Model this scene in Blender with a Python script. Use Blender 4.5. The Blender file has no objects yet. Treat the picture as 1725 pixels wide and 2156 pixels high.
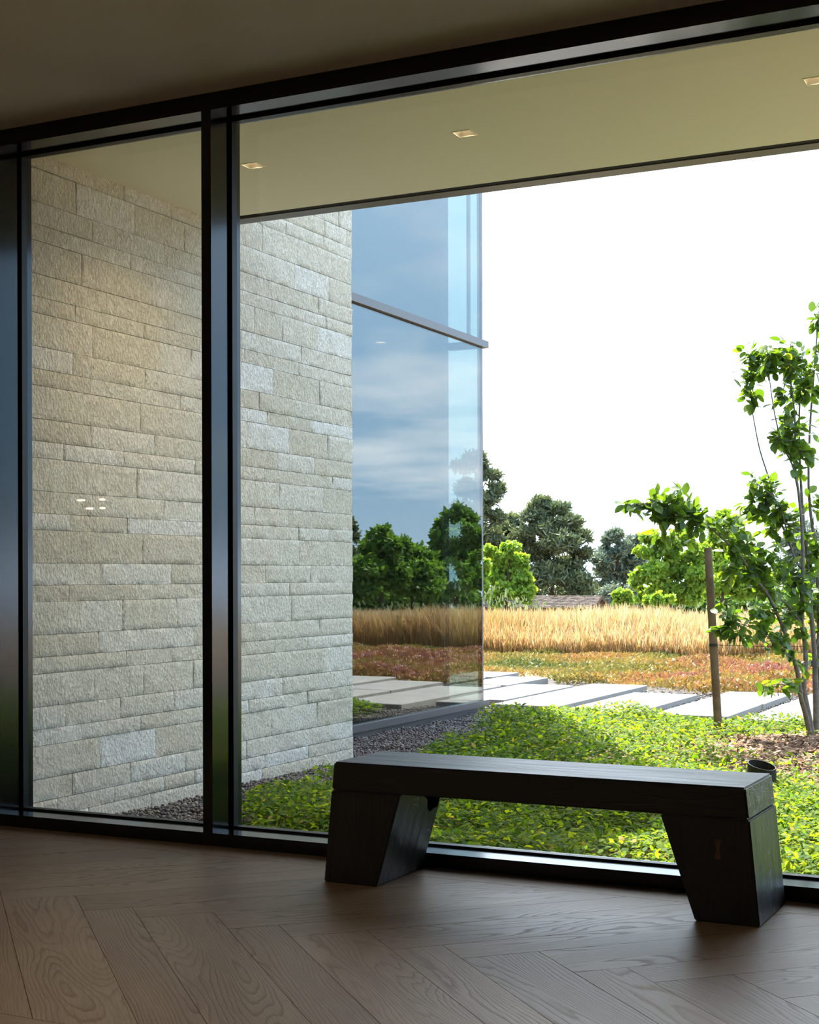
import bpy, bmesh, math, random
import numpy as np
from mathutils import Vector, Matrix

random.seed(7)
rng = np.random.default_rng(11)
scene = bpy.context.scene
COL = scene.collection

# ------------------------------------------------------------------ camera
F_PX, W_PX, H_PX = 3056.0, 1725.0, 2156.0
YAW = math.atan(1513.0 / 3056.0)
EYE = 1.093
HORIZON = 1211.5
ROLL = 0.0028
cam_d = bpy.data.cameras.new('camera')
cam = bpy.data.objects.new('camera', cam_d)
COL.objects.link(cam)
cam_d.sensor_fit = 'HORIZONTAL'
cam_d.sensor_width = 36.0
cam_d.lens = 36.0 * F_PX / W_PX
cam_d.shift_y = (HORIZON - H_PX / 2) / W_PX
cam_d.clip_start = 0.05
cam_d.clip_end = 6000
fwd = Vector((-math.sin(YAW), math.cos(YAW), 0))
rgt = Vector((math.cos(YAW), math.sin(YAW), 0))
up = Vector((0, 0, 1))
r2 = rgt * math.cos(ROLL) - up * math.sin(ROLL)
u2 = rgt * math.sin(ROLL) + up * math.cos(ROLL)
M = Matrix((r2, u2, -fwd)).transposed().to_4x4()
M.translation = Vector((0, 0, EYE))
cam.matrix_world = M
scene.camera = cam

# ------------------------------------------------------------------ world, sun, exposure
SUN = Vector((-0.40, 0.55, 1.0)).normalized()      # towards the sun
vs = scene.view_settings
vs.view_transform = 'Standard'
vs.look = 'None'
vs.gamma = 1.0
vs.exposure = 1.62
vs.use_curve_mapping = False
scene.cycles.use_denoising = True
scene.cycles.max_bounces = 6
scene.cycles.diffuse_bounces = 4
scene.cycles.glossy_bounces = 3
scene.cycles.transmission_bounces = 3
scene.cycles.transparent_max_bounces = 10
scene.cycles.use_adaptive_sampling = True
scene.cycles.adaptive_threshold = 0.04
scene.cycles.adaptive_min_samples = 16
scene.cycles.sample_clamp_indirect = 8.0
scene.cycles.caustics_reflective = False
scene.cycles.caustics_refractive = False


class NT:
    """small helper round a node tree"""
    def __init__(self, tree):
        self.t = tree
        tree.nodes.clear()

    def n(self, kind, **kw):
        nd = self.t.nodes.new(kind)
        for k, v in kw.items():
            if k.startswith('in_'):
                key = k[3:]
                key = int(key) if key.isdigit() else key.replace('_', ' ')
                nd.inputs[key].default_value = v
            else:
                setattr(nd, k, v)
        return nd

    def l(self, a, b):
        self.t.links.new(a, b)

    def math(self, op, a, b=None, clamp=False):
        nd = self.t.nodes.new('ShaderNodeMath')
        nd.operation = op
        nd.use_clamp = clamp
        for i, v in enumerate((a, b)):
            if v is None:
                continue
            if isinstance(v, (int, float)):
                nd.inputs[i].default_value = v
            else:
                self.l(v, nd.inputs[i])
        return nd.outputs[0]

    def mix(self, fac, a, b, blend='MIX'):
        nd = self.t.nodes.new('ShaderNodeMix')
        nd.data_type = 'RGBA'
        nd.blend_type = blend
        for sock, v in ((nd.inputs[0], fac), (nd.inputs[6], a), (nd.inputs[7], b)):
            if isinstance(v, (int, float)):
                sock.default_value = v
            elif isinstance(v, tuple):
                sock.default_value = v if len(v) == 4 else (*v, 1)
            else:
                self.l(v, sock)
        return nd.outputs[2]

    def ramp(self, fac, stops):
        nd = self.t.nodes.new('ShaderNodeValToRGB')
        el = nd.color_ramp.elements
        while len(el) < len(stops):
            el.new(0.5)
        for e, (p, c) in zip(el, stops):
            e.position = p
            e.color = (*c, 1) if len(c) == 3 else c
        self.l(fac, nd.inputs[0])
        return nd.outputs[0]


def build_world():
    w = bpy.data.worlds.new('sky')
    scene.world = w
    w.use_nodes = True
    k = NT(w.node_tree)
    out = k.n('ShaderNodeOutputWorld')
    bg = k.n('ShaderNodeBackground')
    k.l(bg.outputs[0], out.inputs[0])
    tc = k.n('ShaderNodeTexCoord')
    sep = k.n('ShaderNodeSeparateXYZ')
    k.l(tc.outputs['Generated'], sep.inputs[0])
    z = sep.outputs[2]
    base = k.ramp(z, [(0.0, (0.54, 0.72, 0.90)), (0.08, (0.31, 0.55, 0.81)), (0.3, (0.42, 0.70, 1.02)), (1.0, (0.26, 0.46, 0.82))])
    # bright hazy aureole around the sun
    dot = k.n('ShaderNodeVectorMath', operation='DOT_PRODUCT')
    k.l(tc.outputs['Generated'], dot.inputs[0])
    dot.inputs[1].default_value = SUN
    g = k.math('POWER', k.math('MAXIMUM', dot.outputs['Value'], 0.0), 3.0)
    glow = k.n('ShaderNodeVectorMath', operation='SCALE')
    glow.inputs[0].default_value = (1.75, 1.55, 1.32)
    k.l(g, glow.inputs['Scale'])
    add = k.n('ShaderNodeVectorMath', operation='ADD')
    k.l(base, add.inputs[0])
    k.l(glow.outputs[0], add.inputs[1])
    # clouds: project the direction on a high flat layer
    zz = k.math('ADD', k.math('MAXIMUM', z, 0.0), 0.10)
    div = k.n('ShaderNodeVectorMath', operation='DIVIDE')
    comb = k.n('ShaderNodeCombineXYZ')
    k.l(zz, comb.inputs[0]); k.l(zz, comb.inputs[1]); k.l(zz, comb.inputs[2])
    k.l(tc.outputs['Generated'], div.inputs[0])
    k.l(comb.outputs[0], div.inputs[1])
    ns = k.n('ShaderNodeTexNoise', in_Scale=0.62, in_Detail=7.0, in_Roughness=0.56)
    k.l(div.outputs[0], ns.inputs['Vector'])
    cl = k.ramp(ns.outputs[0], [(0.53, (0, 0, 0)), (0.68, (0.75, 0.75, 0.75)), (0.85, (1, 1, 1))])
    sky = k.mix(cl, add.outputs[0], (1.15, 1.2, 1.26))
    k.l(sky, bg.inputs['Color'])
    bg.inputs['Strength'].default_value = 1.0


build_world()
sun_d = bpy.data.lights.new('sun', 'SUN')
sun_d.energy = 7.2
sun_d.angle = math.radians(0.6)
sun_d.color = (1.0, 0.93, 0.82)
sun = bpy.data.objects.new('sun', sun_d)
COL.objects.link(sun)
sun.rotation_euler = SUN.to_track_quat('Z', 'Y').to_euler()
sun.location = (-10, 20, 30)


# ------------------------------------------------------------------ placing helpers
def ray(x, y):
    a, b = x - W_PX / 2, HORIZON - y
    c, s = math.cos(ROLL), math.sin(ROLL)
    return fwd * F_PX + rgt * (a * c + b * s) + up * (-a * s + b * c)


def at_depth(x, y, d):
    """point on the sight line of a pixel at distance d along the view axis"""
    return Vector((0, 0, EYE)) + ray(x, y) * (d / F_PX)


MIRROR_X = -5.05


def mirrored(p):
    return Vector((2 * MIRROR_X - p.x, p.y, p.z))


def terrain_z(y):
    y = np.asarray(y, float)
    return -0.12 - 0.036 * np.clip(y - 21, 0, 45) - 0.040 * np.clip(y - 66, 0, 40)


# ------------------------------------------------------------------ object helpers
def tag(o, label=None, cat=None, group=None, kind=None):
    if label: o['label'] = label
    if cat: o['category'] = cat
    if group: o['group'] = group
    if kind: o['kind'] = kind
    return o


def empty(name, loc=(0, 0, 0), parent=None):
    o = bpy.data.objects.new(name, None)
    COL.objects.link(o)
    o.location = loc
    o.empty_display_size = 0.1
    if parent: o.parent = parent
    return o


def link_mesh(name, me, mat=None, parent=None, loc=None, rotz=0.0):
    o = bpy.data.objects.new(name, me)
    COL.objects.link(o)
    if mat is not None and not me.materials:
        me.materials.append(mat)
    if loc is not None: o.location = loc
    if rotz: o.rotation_euler = (0, 0, rotz)
    if parent is not None: o.parent = parent
    return o


def bm_obj(name, bm, mat, parent=None, loc=None, smooth=False):
    me = bpy.data.meshes.new(name)
    bmesh.ops.recalc_face_normals(bm, faces=bm.faces[:])
    bm.to_mesh(me)
    bm.free()
    if smooth:
        me.polygons.foreach_set('use_smooth', [True] * len(me.polygons))
    return link_mesh(name, me, mat, parent, loc)


def add_box(bm, x0, x1, y0, y1, z0, z1):
    v = [bm.verts.new(p) for p in ((x0, y0, z0), (x1, y0, z0), (x1, y1, z0), (x0, y1, z0),
                                   (x0, y0, z1), (x1, y0, z1), (x1, y1, z1), (x0, y1, z1))]
    for f in ((0, 3, 2, 1), (4, 5, 6, 7), (0, 1, 5, 4), (1, 2, 6, 5), (2, 3, 7, 6), (3, 0, 4, 7)):
        bm.faces.new([v[i] for i in f])
    return v


def box(name, x0, x1, y0, y1, z0, z1, mat, parent=None, bevel=0.0):
    bm = bmesh.new()
    cx, cy, cz = (x0 + x1) / 2, (y0 + y1) / 2, z0
    if parent is not None:
        px, py, pz = parent.location
    else:
        px = py = pz = 0
    add_box(bm, x0 - cx, x1 - cx, y0 - cy, y1 - cy, 0, z1 - z0)
    if bevel:
        bmesh.ops.bevel(bm, geom=bm.edges[:], offset=bevel, segments=1, affect='EDGES')
    return bm_obj(name, bm, mat, parent, (cx - px, cy - py, cz - pz))


def np_mesh(name, verts, faces_flat, loop_tot, mat, attrs=None, smooth=False):
    """fast mesh from numpy arrays; loop_tot = vertices per face (constant)"""
    me = bpy.data.meshes.new(name)
    verts = np.ascontiguousarray(verts, dtype=np.float32)
    nf = len(faces_flat) // loop_tot
    me.vertices.add(len(verts))
    me.vertices.foreach_set('co', verts.ravel())
    me.loops.add(len(faces_flat))
    me.loops.foreach_set('vertex_index', np.asarray(faces_flat, dtype=np.int32))
    me.polygons.add(nf)
    me.polygons.foreach_set('loop_start', np.arange(0, nf * loop_tot, loop_tot, dtype=np.int32))
    me.polygons.foreach_set('loop_total', np.full(nf, loop_tot, dtype=np.int32))
    if smooth:
        me.polygons.foreach_set('use_smooth', np.ones(nf, dtype=bool))
    for k, v in (attrs or {}).items():
        a = me.attributes.new(k, 'FLOAT', 'POINT')
        a.data.foreach_set('value', np.asarray(v, dtype=np.float32))
    me.update(calc_edges=True)
    me.validate()
    me.materials.append(mat)
    return me


def frames(direction, normal):
    """orthonormal frames: y along direction, z near normal"""
    d = direction / np.linalg.norm(direction, axis=1, keepdims=True)
    x = np.cross(d, normal)
    x /= np.maximum(np.linalg.norm(x, axis=1, keepdims=True), 1e-6)
    n = np.cross(x, d)
    return x, d, n


def scatter(template, tris, pos, direction, normal, length, width=None, attrs=None):
    """copies of a small template (x across, y along, z up; unit size) at many places -> verts, faces, attrs"""
    x, d, n = frames(direction, normal)
    N, T = len(pos), len(template)
    length = np.asarray(length)[:, None, None]
    width = length if width is None else np.asarray(width)[:, None, None]
    t = template[None, :, :]
    v = pos[:, None, :] + x[:, None, :] * (t[:, :, 0:1] * width) + d[:, None, :] * (t[:, :, 1:2] * length) + n[:, None, :] * (t[:, :, 2:3] * length)
    f = (tris[None, :, :] + (np.arange(N) * T)[:, None, None]).reshape(-1)
    at = {k: np.repeat(a, T) for k, a in (attrs or {}).items()}
    return v.reshape(-1, 3), f, at


def rand_unit(n):
    v = rng.normal(size=(n, 3))
    return v / np.linalg.norm(v, axis=1, keepdims=True)


LEAF6 = np.array([(0, 0, 0), (-.40, .33, .07), (.40, .33, .07), (-.33, .68, .05), (.33, .68, .05), (0, 1, -.05)], float)
LEAF6_T = np.array([(0, 2, 1), (1, 2, 4), (1, 4, 3), (3, 4, 5)])
QUAD4 = np.array([(-.5, 0, 0), (.5, 0, 0), (.4, 1, 0), (-.4, 1, 0)], float)
QUAD4_T = np.array([(0, 1, 2), (0, 2, 3)])
TRI3 = np.array([(-.5, 0, 0), (.5, 0, 0), (0, 1, 0)], float)
TRI3_T = np.array([(0, 1, 2)])


def value_noise(x, y, scale, seed=0):
    """cheap smooth 2-D noise in 0..1 for laying out beds and mounds"""
    x = np.asarray(x) * scale; y = np.asarray(y) * scale
    xi = np.floor(x).astype(int); yi = np.floor(y).astype(int)
    fx = x - xi; fy = y - yi
    fx = fx * fx * (3 - 2 * fx); fy = fy * fy * (3 - 2 * fy)

    def h(a, b):
        v = np.sin(a * 127.1 + b * 311.7 + seed * 74.7) * 43758.5453
        return v - np.floor(v)
    return (h(xi, yi) * (1 - fx) + h(xi + 1, yi) * fx) * (1 - fy) + (h(xi, yi + 1) * (1 - fx) + h(xi + 1, yi + 1) * fx) * fy


def tube_mesh(bm, pts, radii, sides=7):
    """tapered tube through a polyline, added to a bmesh"""
    rings = []
    n = len(pts)
    for i, p in enumerate(pts):
        a = pts[max(i - 1, 0)]
        b = pts[min(i + 1, n - 1)]
        d = (Vector(b) - Vector(a)).normalized()
        s = d.orthogonal().normalized() if i == 0 else (prev - d * prev.dot(d)).normalized()
        prev = s
        t = d.cross(s)
        rings.append([bm.verts.new(Vector(p) + (s * math.cos(q) + t * math.sin(q)) * radii[i])
                      for q in [2 * math.pi * k / sides for k in range(sides)]])
    for r0, r1 in zip(rings, rings[1:]):
        for k in range(sides):
            bm.faces.new((r0[k], r0[(k + 1) % sides], r1[(k + 1) % sides], r1[k]))
    bm.faces.new(rings[0][::-1])
    bm.faces.new(rings[-1])


def smooth_path(pts, sub=4):
    """Catmull-Rom through Vectors"""
    P = [pts[0] + (pts[0] - pts[1])] + list(pts) + [pts[-1] + (pts[-1] - pts[-2])]
    out = []
    for i in range(1, len(P) - 2):
        for k in range(sub):
            t = k / sub
            p0, p1, p2, p3 = P[i - 1], P[i], P[i + 1], P[i + 2]
            out.append(0.5 * ((2 * p1) + (p2 - p0) * t + (2 * p0 - 5 * p1 + 4 * p2 - p3) * t * t + (3 * p1 - p0 - 3 * p2 + p3) * t ** 3))
    out.append(P[-2])
    return out


# ------------------------------------------------------------------ materials
def new_mat(name):
    m = bpy.data.materials.new(name)
    m.use_nodes = True
    return m, NT(m.node_tree)


def principled(name, color, rough=0.6, spec=0.5, metallic=0.0, noise=None, bump=None):
    m, k = new_mat(name)
    out = k.n('ShaderNodeOutputMaterial')
    p = k.n('ShaderNodeBsdfPrincipled')
    k.l(p.outputs[0], out.inputs[0])
    p.inputs['Roughness'].default_value = rough
    p.inputs['Specular IOR Level'].default_value = spec
    p.inputs['Metallic'].default_value = metallic
    tc = k.n('ShaderNodeTexCoord')
    if noise:
        sc, c2 = noise
        ns = k.n('ShaderNodeTexNoise', in_Scale=sc, in_Detail=5.0)
        k.l(tc.outputs['Object'], ns.inputs['Vector'])
        c = k.mix(k.ramp(ns.outputs[0], [(0.35, (0, 0, 0)), (0.65, (1, 1, 1))]), color, c2)
        k.l(c, p.inputs['Base Color'])
    else:
        p.inputs['Base Color'].default_value = (*color, 1)
    if bump:
        sc, st, dist = bump
        nb = k.n('ShaderNodeTexNoise', in_Scale=sc, in_Detail=6.0)
        k.l(tc.outputs['Object'], nb.inputs['Vector'])
        b = k.n('ShaderNodeBump', in_Strength=st, in_Distance=dist)
        k.l(nb.outputs[0], b.inputs['Height'])
        k.l(b.outputs[0], p.inputs['Normal'])
    return m


def leaf_mat(name, stops, trans=0.45, rough=0.45, tcol=None, spec=0.4):
    """leaf: colour by the per-leaf attribute 'rnd', light passes through the blade"""
    m, k = new_mat(name)
    out = k.n('ShaderNodeOutputMaterial')
    at = k.n('ShaderNodeAttribute', attribute_name='rnd')
    c = k.ramp(at.outputs['Fac'], stops)
    p = k.n('ShaderNodeBsdfPrincipled')
    p.inputs['Roughness'].default_value = rough
    p.inputs['Specular IOR Level'].default_value = spec
    k.l(c, p.inputs['Base Color'])
    tr = k.n('ShaderNodeBsdfTranslucent')
    t = tcol or (1.25, 1.35, 0.55)
    k.l(k.mix(1.0, c, (*t, 1), 'MULTIPLY'), tr.inputs['Color'])
    mx = k.n('ShaderNodeMixShader', in_0=trans)
    k.l(p.outputs[0], mx.inputs[1])
    k.l(tr.outputs[0], mx.inputs[2])
    k.l(mx.outputs[0], out.inputs[0])
    return m


def glass_mat(name, fac, tint, gloss, fresnel=False):
    m, k = new_mat(name)
    out = k.n('ShaderNodeOutputMaterial')
    tr = k.n('ShaderNodeBsdfTransparent', in_Color=(*tint, 1))
    gl = k.n('ShaderNodeBsdfGlossy', in_Color=(*gloss, 1), in_Roughness=0.0)
    mx = k.n('ShaderNodeMixShader', in_0=fac)
    if fresnel:
        fr = k.n('ShaderNodeFresnel', in_IOR=1.42)
        k.l(fr.outputs[0], mx.inputs[0])
    k.l(tr.outputs[0], mx.inputs[1])
    k.l(gl.outputs[0], mx.inputs[2])
    k.l(mx.outputs[0], out.inputs[0])
    return m


def stone_mat():
    m, k = new_mat('split_limestone')
    out = k.n('ShaderNodeOutputMaterial')
    p = k.n('ShaderNodeBsdfPrincipled', in_Roughness=0.85)
    p.inputs['Specular IOR Level'].default_value = 0.2
    k.l(p.outputs[0], out.inputs[0])
    geo = k.n('ShaderNodeNewGeometry')
    oi = k.n('ShaderNodeObjectInfo')
    tone = k.ramp(oi.outputs['Random'], [(0.0, (0.68, 0.61, 0.48)), (0.3, (0.72, 0.655, 0.53)), (0.65, (0.755, 0.695, 0.575)), (0.88, (0.79, 0.74, 0.64)), (1.0, (0.84, 0.81, 0.75))])
    n1 = k.n('ShaderNodeTexNoise', in_Scale=9.0, in_Detail=7.0, in_Roughness=0.65)
    k.l(geo.outputs['Position'], n1.inputs['Vector'])
    c = k.mix(k.ramp(n1.outputs[0], [(0.35, (0, 0, 0)), (0.7, (1, 1, 1))]), tone, (0.93, 0.90, 0.86), 'MULTIPLY')
    n3 = k.n('ShaderNodeTexNoise', in_Scale=55.0, in_Detail=4.0)
    k.l(geo.outputs['Position'], n3.inputs['Vector'])
    c2 = k.mix(k.math('MULTIPLY', k.ramp(n3.outputs[0], [(0.30, (1, 1, 1)), (0.48, (0, 0, 0))]), 0.35), c, (0.46, 0.36, 0.22))
    k.l(c2, p.inputs['Base Color'])
    # chiselled relief, slightly diagonal
    mp = k.n('ShaderNodeMapping')
    mp.inputs['Rotation'].default_value = (0.6, 0, 0)
    mp.inputs['Scale'].default_value = (1.0, 1.25, 0.85)
    k.l(geo.outputs['Position'], mp.inputs['Vector'])
    n2 = k.n('ShaderNodeTexNoise', in_Scale=46.0, in_Detail=8.0, in_Roughness=0.66, in_Distortion=0.5)
    k.l(mp.outputs[0], n2.inputs['Vector'])
    vor = k.n('ShaderNodeTexVoronoi', in_Scale=60.0)
    wob = k.n('ShaderNodeVectorMath', operation='ADD')
    k.l(mp.outputs[0], wob.inputs[0])
    ws = k.n('ShaderNodeVectorMath', operation='SCALE', in_Scale=0.03)
    k.l(n2.outputs['Color'], ws.inputs[0])
    k.l(ws.outputs[0], wob.inputs[1])
    k.l(wob.outputs[0], vor.inputs['Vector'])
    hgt = k.math('ADD', n2.outputs[0], k.math('MULTIPLY', vor.outputs['Distance'], 0.45))
    b = k.n('ShaderNodeBump', in_Strength=1.0, in_Distance=0.015)
    k.l(hgt, b.inputs['Height'])
    k.l(b.outputs[0], p.inputs['Normal'])
    return m


def oak_mat():
    m, k = new_mat('oak_boards')
    out = k.n('ShaderNodeOutputMaterial')
    p = k.n('ShaderNodeBsdfPrincipled')
    p.inputs['Specular IOR Level'].default_value = 0.38
    k.l(p.outputs[0], out.inputs[0])
    tc = k.n('ShaderNodeTexCoord')
    oi = k.n('ShaderNodeObjectInfo')
    off = k.n('ShaderNodeVectorMath', operation='SCALE')
    off.inputs[0].default_value = (37.0, 53.0, 11.0)
    k.l(oi.outputs['Random'], off.inputs['Scale'])
    vec = k.n('ShaderNodeVectorMath', operation='ADD')
    k.l(tc.outputs['Object'], vec.inputs[0])
    k.l(off.outputs[0], vec.inputs[1])
    mp = k.n('ShaderNodeMapping')
    mp.inputs['Scale'].default_value = (0.85, 5.2, 1.0)
    k.l(vec.outputs[0], mp.inputs['Vector'])
    field = k.n('ShaderNodeTexNoise', in_Scale=1.0, in_Detail=1.2, in_Roughness=0.4, in_Distortion=0.25)
    k.l(mp.outputs[0], field.inputs['Vector'])
    mpf = k.n('ShaderNodeMapping')
    mpf.inputs['Scale'].default_value = (9.0, 34.0, 1.0)
    k.l(vec.outputs[0], mpf.inputs['Vector'])
    jit = k.n('ShaderNodeTexNoise', in_Scale=1.0, in_Detail=3.0)
    k.l(mpf.outputs[0], jit.inputs['Vector'])
    sepo = k.n('ShaderNodeSeparateXYZ')
    k.l(vec.outputs[0], sepo.inputs[0])
    phase = k.math('ADD', k.math('MULTIPLY', field.outputs[0], 30.0), k.math('MULTIPLY', sepo.outputs[1], 45.0))
    phase = k.math('ADD', phase, k.math('MULTIPLY', jit.outputs[0], 0.9))
    lines = k.math('FRACT', phase)
    ring = k.ramp(lines, [(0.0, (0, 0, 0)), (0.55, (0.15, 0.15, 0.15)), (0.86, (1, 1, 1)), (0.97, (0.1, 0.1, 0.1)), (1.0, (0, 0, 0))])
    # where the figure is strong and where it is quiet
    mp2 = k.n('ShaderNodeMapping')
    mp2.inputs['Scale'].default_value = (1.1, 4.0, 1.0)
    k.l(vec.outputs[0], mp2.inputs['Vector'])
    amt = k.n('ShaderNodeTexNoise', in_Scale=1.6, in_Detail=2.0)
    k.l(mp2.outputs[0], amt.inputs['Vector'])
    amount = k.ramp(amt.outputs[0], [(0.34, (0.10, 0.10, 0.10)), (0.58, (1, 1, 1))])
    mp3 = k.n('ShaderNodeMapping')
    mp3.inputs['Scale'].default_value = (9.0, 210.0, 1.0)
    k.l(vec.outputs[0], mp3.inputs['Vector'])
    pores = k.n('ShaderNodeTexNoise', in_Scale=1.0, in_Detail=3.0)
    k.l(mp3.outputs[0], pores.inputs['Vector'])
    tone = k.ramp(oi.outputs['Random'], [(0.0, (0.212, 0.146, 0.088)), (0.5, (0.243, 0.170, 0.106)), (1.0, (0.285, 0.203, 0.130))])
    warm = k.n('ShaderNodeTexNoise', in_Scale=3.0, in_Detail=3.0)
    k.l(mp2.outputs[0], warm.inputs['Vector'])
    c0 = k.mix(k.ramp(warm.outputs[0], [(0.35, (0, 0, 0)), (0.7, (1, 1, 1))]), tone, (0.86, 0.82, 0.80), 'MULTIPLY')
    c1 = k.mix(k.math('MULTIPLY', k.math('MULTIPLY', ring, amount), 0.75), c0, (0.115, 0.068, 0.040))
    c2 = k.mix(k.math('MULTIPLY', k.ramp(pores.outputs[0], [(0.40, (1, 1, 1)), (0.52, (0, 0, 0))]), 0.35), c1, (0.15, 0.09, 0.055))
    k.l(c2, p.inputs['Base Color'])
    r = k.math('ADD', k.math('MULTIPLY', ring, 0.12), 0.40)
    k.l(r, p.inputs['Roughness'])
    b = k.n('ShaderNodeBump', in_Strength=0.25, in_Distance=0.002)
    k.l(k.math('SUBTRACT', pores.outputs[0], k.math('MULTIPLY', ring, 0.4)), b.inputs['Height'])
    k.l(b.outputs[0], p.inputs['Normal'])
    return m


def charred_mat(axis_scale=(2.0, 30.0, 30.0)):
    m, k = new_mat('charred_timber')
    out = k.n('ShaderNodeOutputMaterial')
    p = k.n('ShaderNodeBsdfPrincipled', in_Roughness=0.42)
    p.inputs['Specular IOR Level'].default_value = 0.65
    k.l(p.outputs[0], out.inputs[0])
    tc = k.n('ShaderNodeTexCoord')
    mp = k.n('ShaderNodeMapping')
    mp.inputs['Scale'].default_value = axis_scale
    k.l(tc.outputs['Object'], mp.inputs['Vector'])
    fld = k.n('ShaderNodeTexNoise', in_Scale=1.0, in_Detail=5.0, in_Roughness=0.6, in_Distortion=0.4)
    k.l(mp.outputs[0], fld.inputs['Vector'])
    mp2 = k.n('ShaderNodeMapping')
    mp2.inputs['Scale'].default_value = tuple(s * 0.30 for s in axis_scale)
    k.l(tc.outputs['Object'], mp2.inputs['Vector'])
    big = k.n('ShaderNodeTexNoise', in_Scale=1.0, in_Detail=1.5, in_Distortion=0.5)
    k.l(mp2.outputs[0], big.inputs['Vector'])
    rings = k.math('FRACT', k.math('MULTIPLY', big.outputs[0], 15.0))
    gr = k.ramp(rings, [(0.0, (1, 1, 1)), (0.7, (0.75, 0.75, 0.75)), (0.88, (0, 0, 0)), (1.0, (1, 1, 1))])
    c = k.mix(fld.outputs[0], (0.0045, 0.004, 0.0045), (0.014, 0.013, 0.014))
    k.l(c, p.inputs['Base Color'])
    hgt = k.math('ADD', k.math('MULTIPLY', fld.outputs[0], 0.6), k.math('MULTIPLY', gr, 0.5))
    b = k.n('ShaderNodeBump', in_Strength=0.55, in_Distance=0.004)
    k.l(hgt, b.inputs['Height'])
    k.l(b.outputs[0], p.inputs['Normal'])
    k.l(k.math('ADD', k.math('MULTIPLY', fld.outputs[0], 0.30), 0.27), p.inputs['Roughness'])
    return m


def rnd_mat(name, stops, rough=0.8, spec=0.3):
    """opaque piece whose colour follows the per-piece attribute 'rnd'"""
    m, k = new_mat(name)
    out = k.n('ShaderNodeOutputMaterial')
    at = k.n('ShaderNodeAttribute', attribute_name='rnd')
    p = k.n('ShaderNodeBsdfPrincipled', in_Roughness=rough)
    p.inputs['Specular IOR Level'].default_value = spec
    k.l(k.ramp(at.outputs['Fac'], stops), p.inputs['Base Color'])
    k.l(p.outputs[0], out.inputs[0])
    return m


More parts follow.
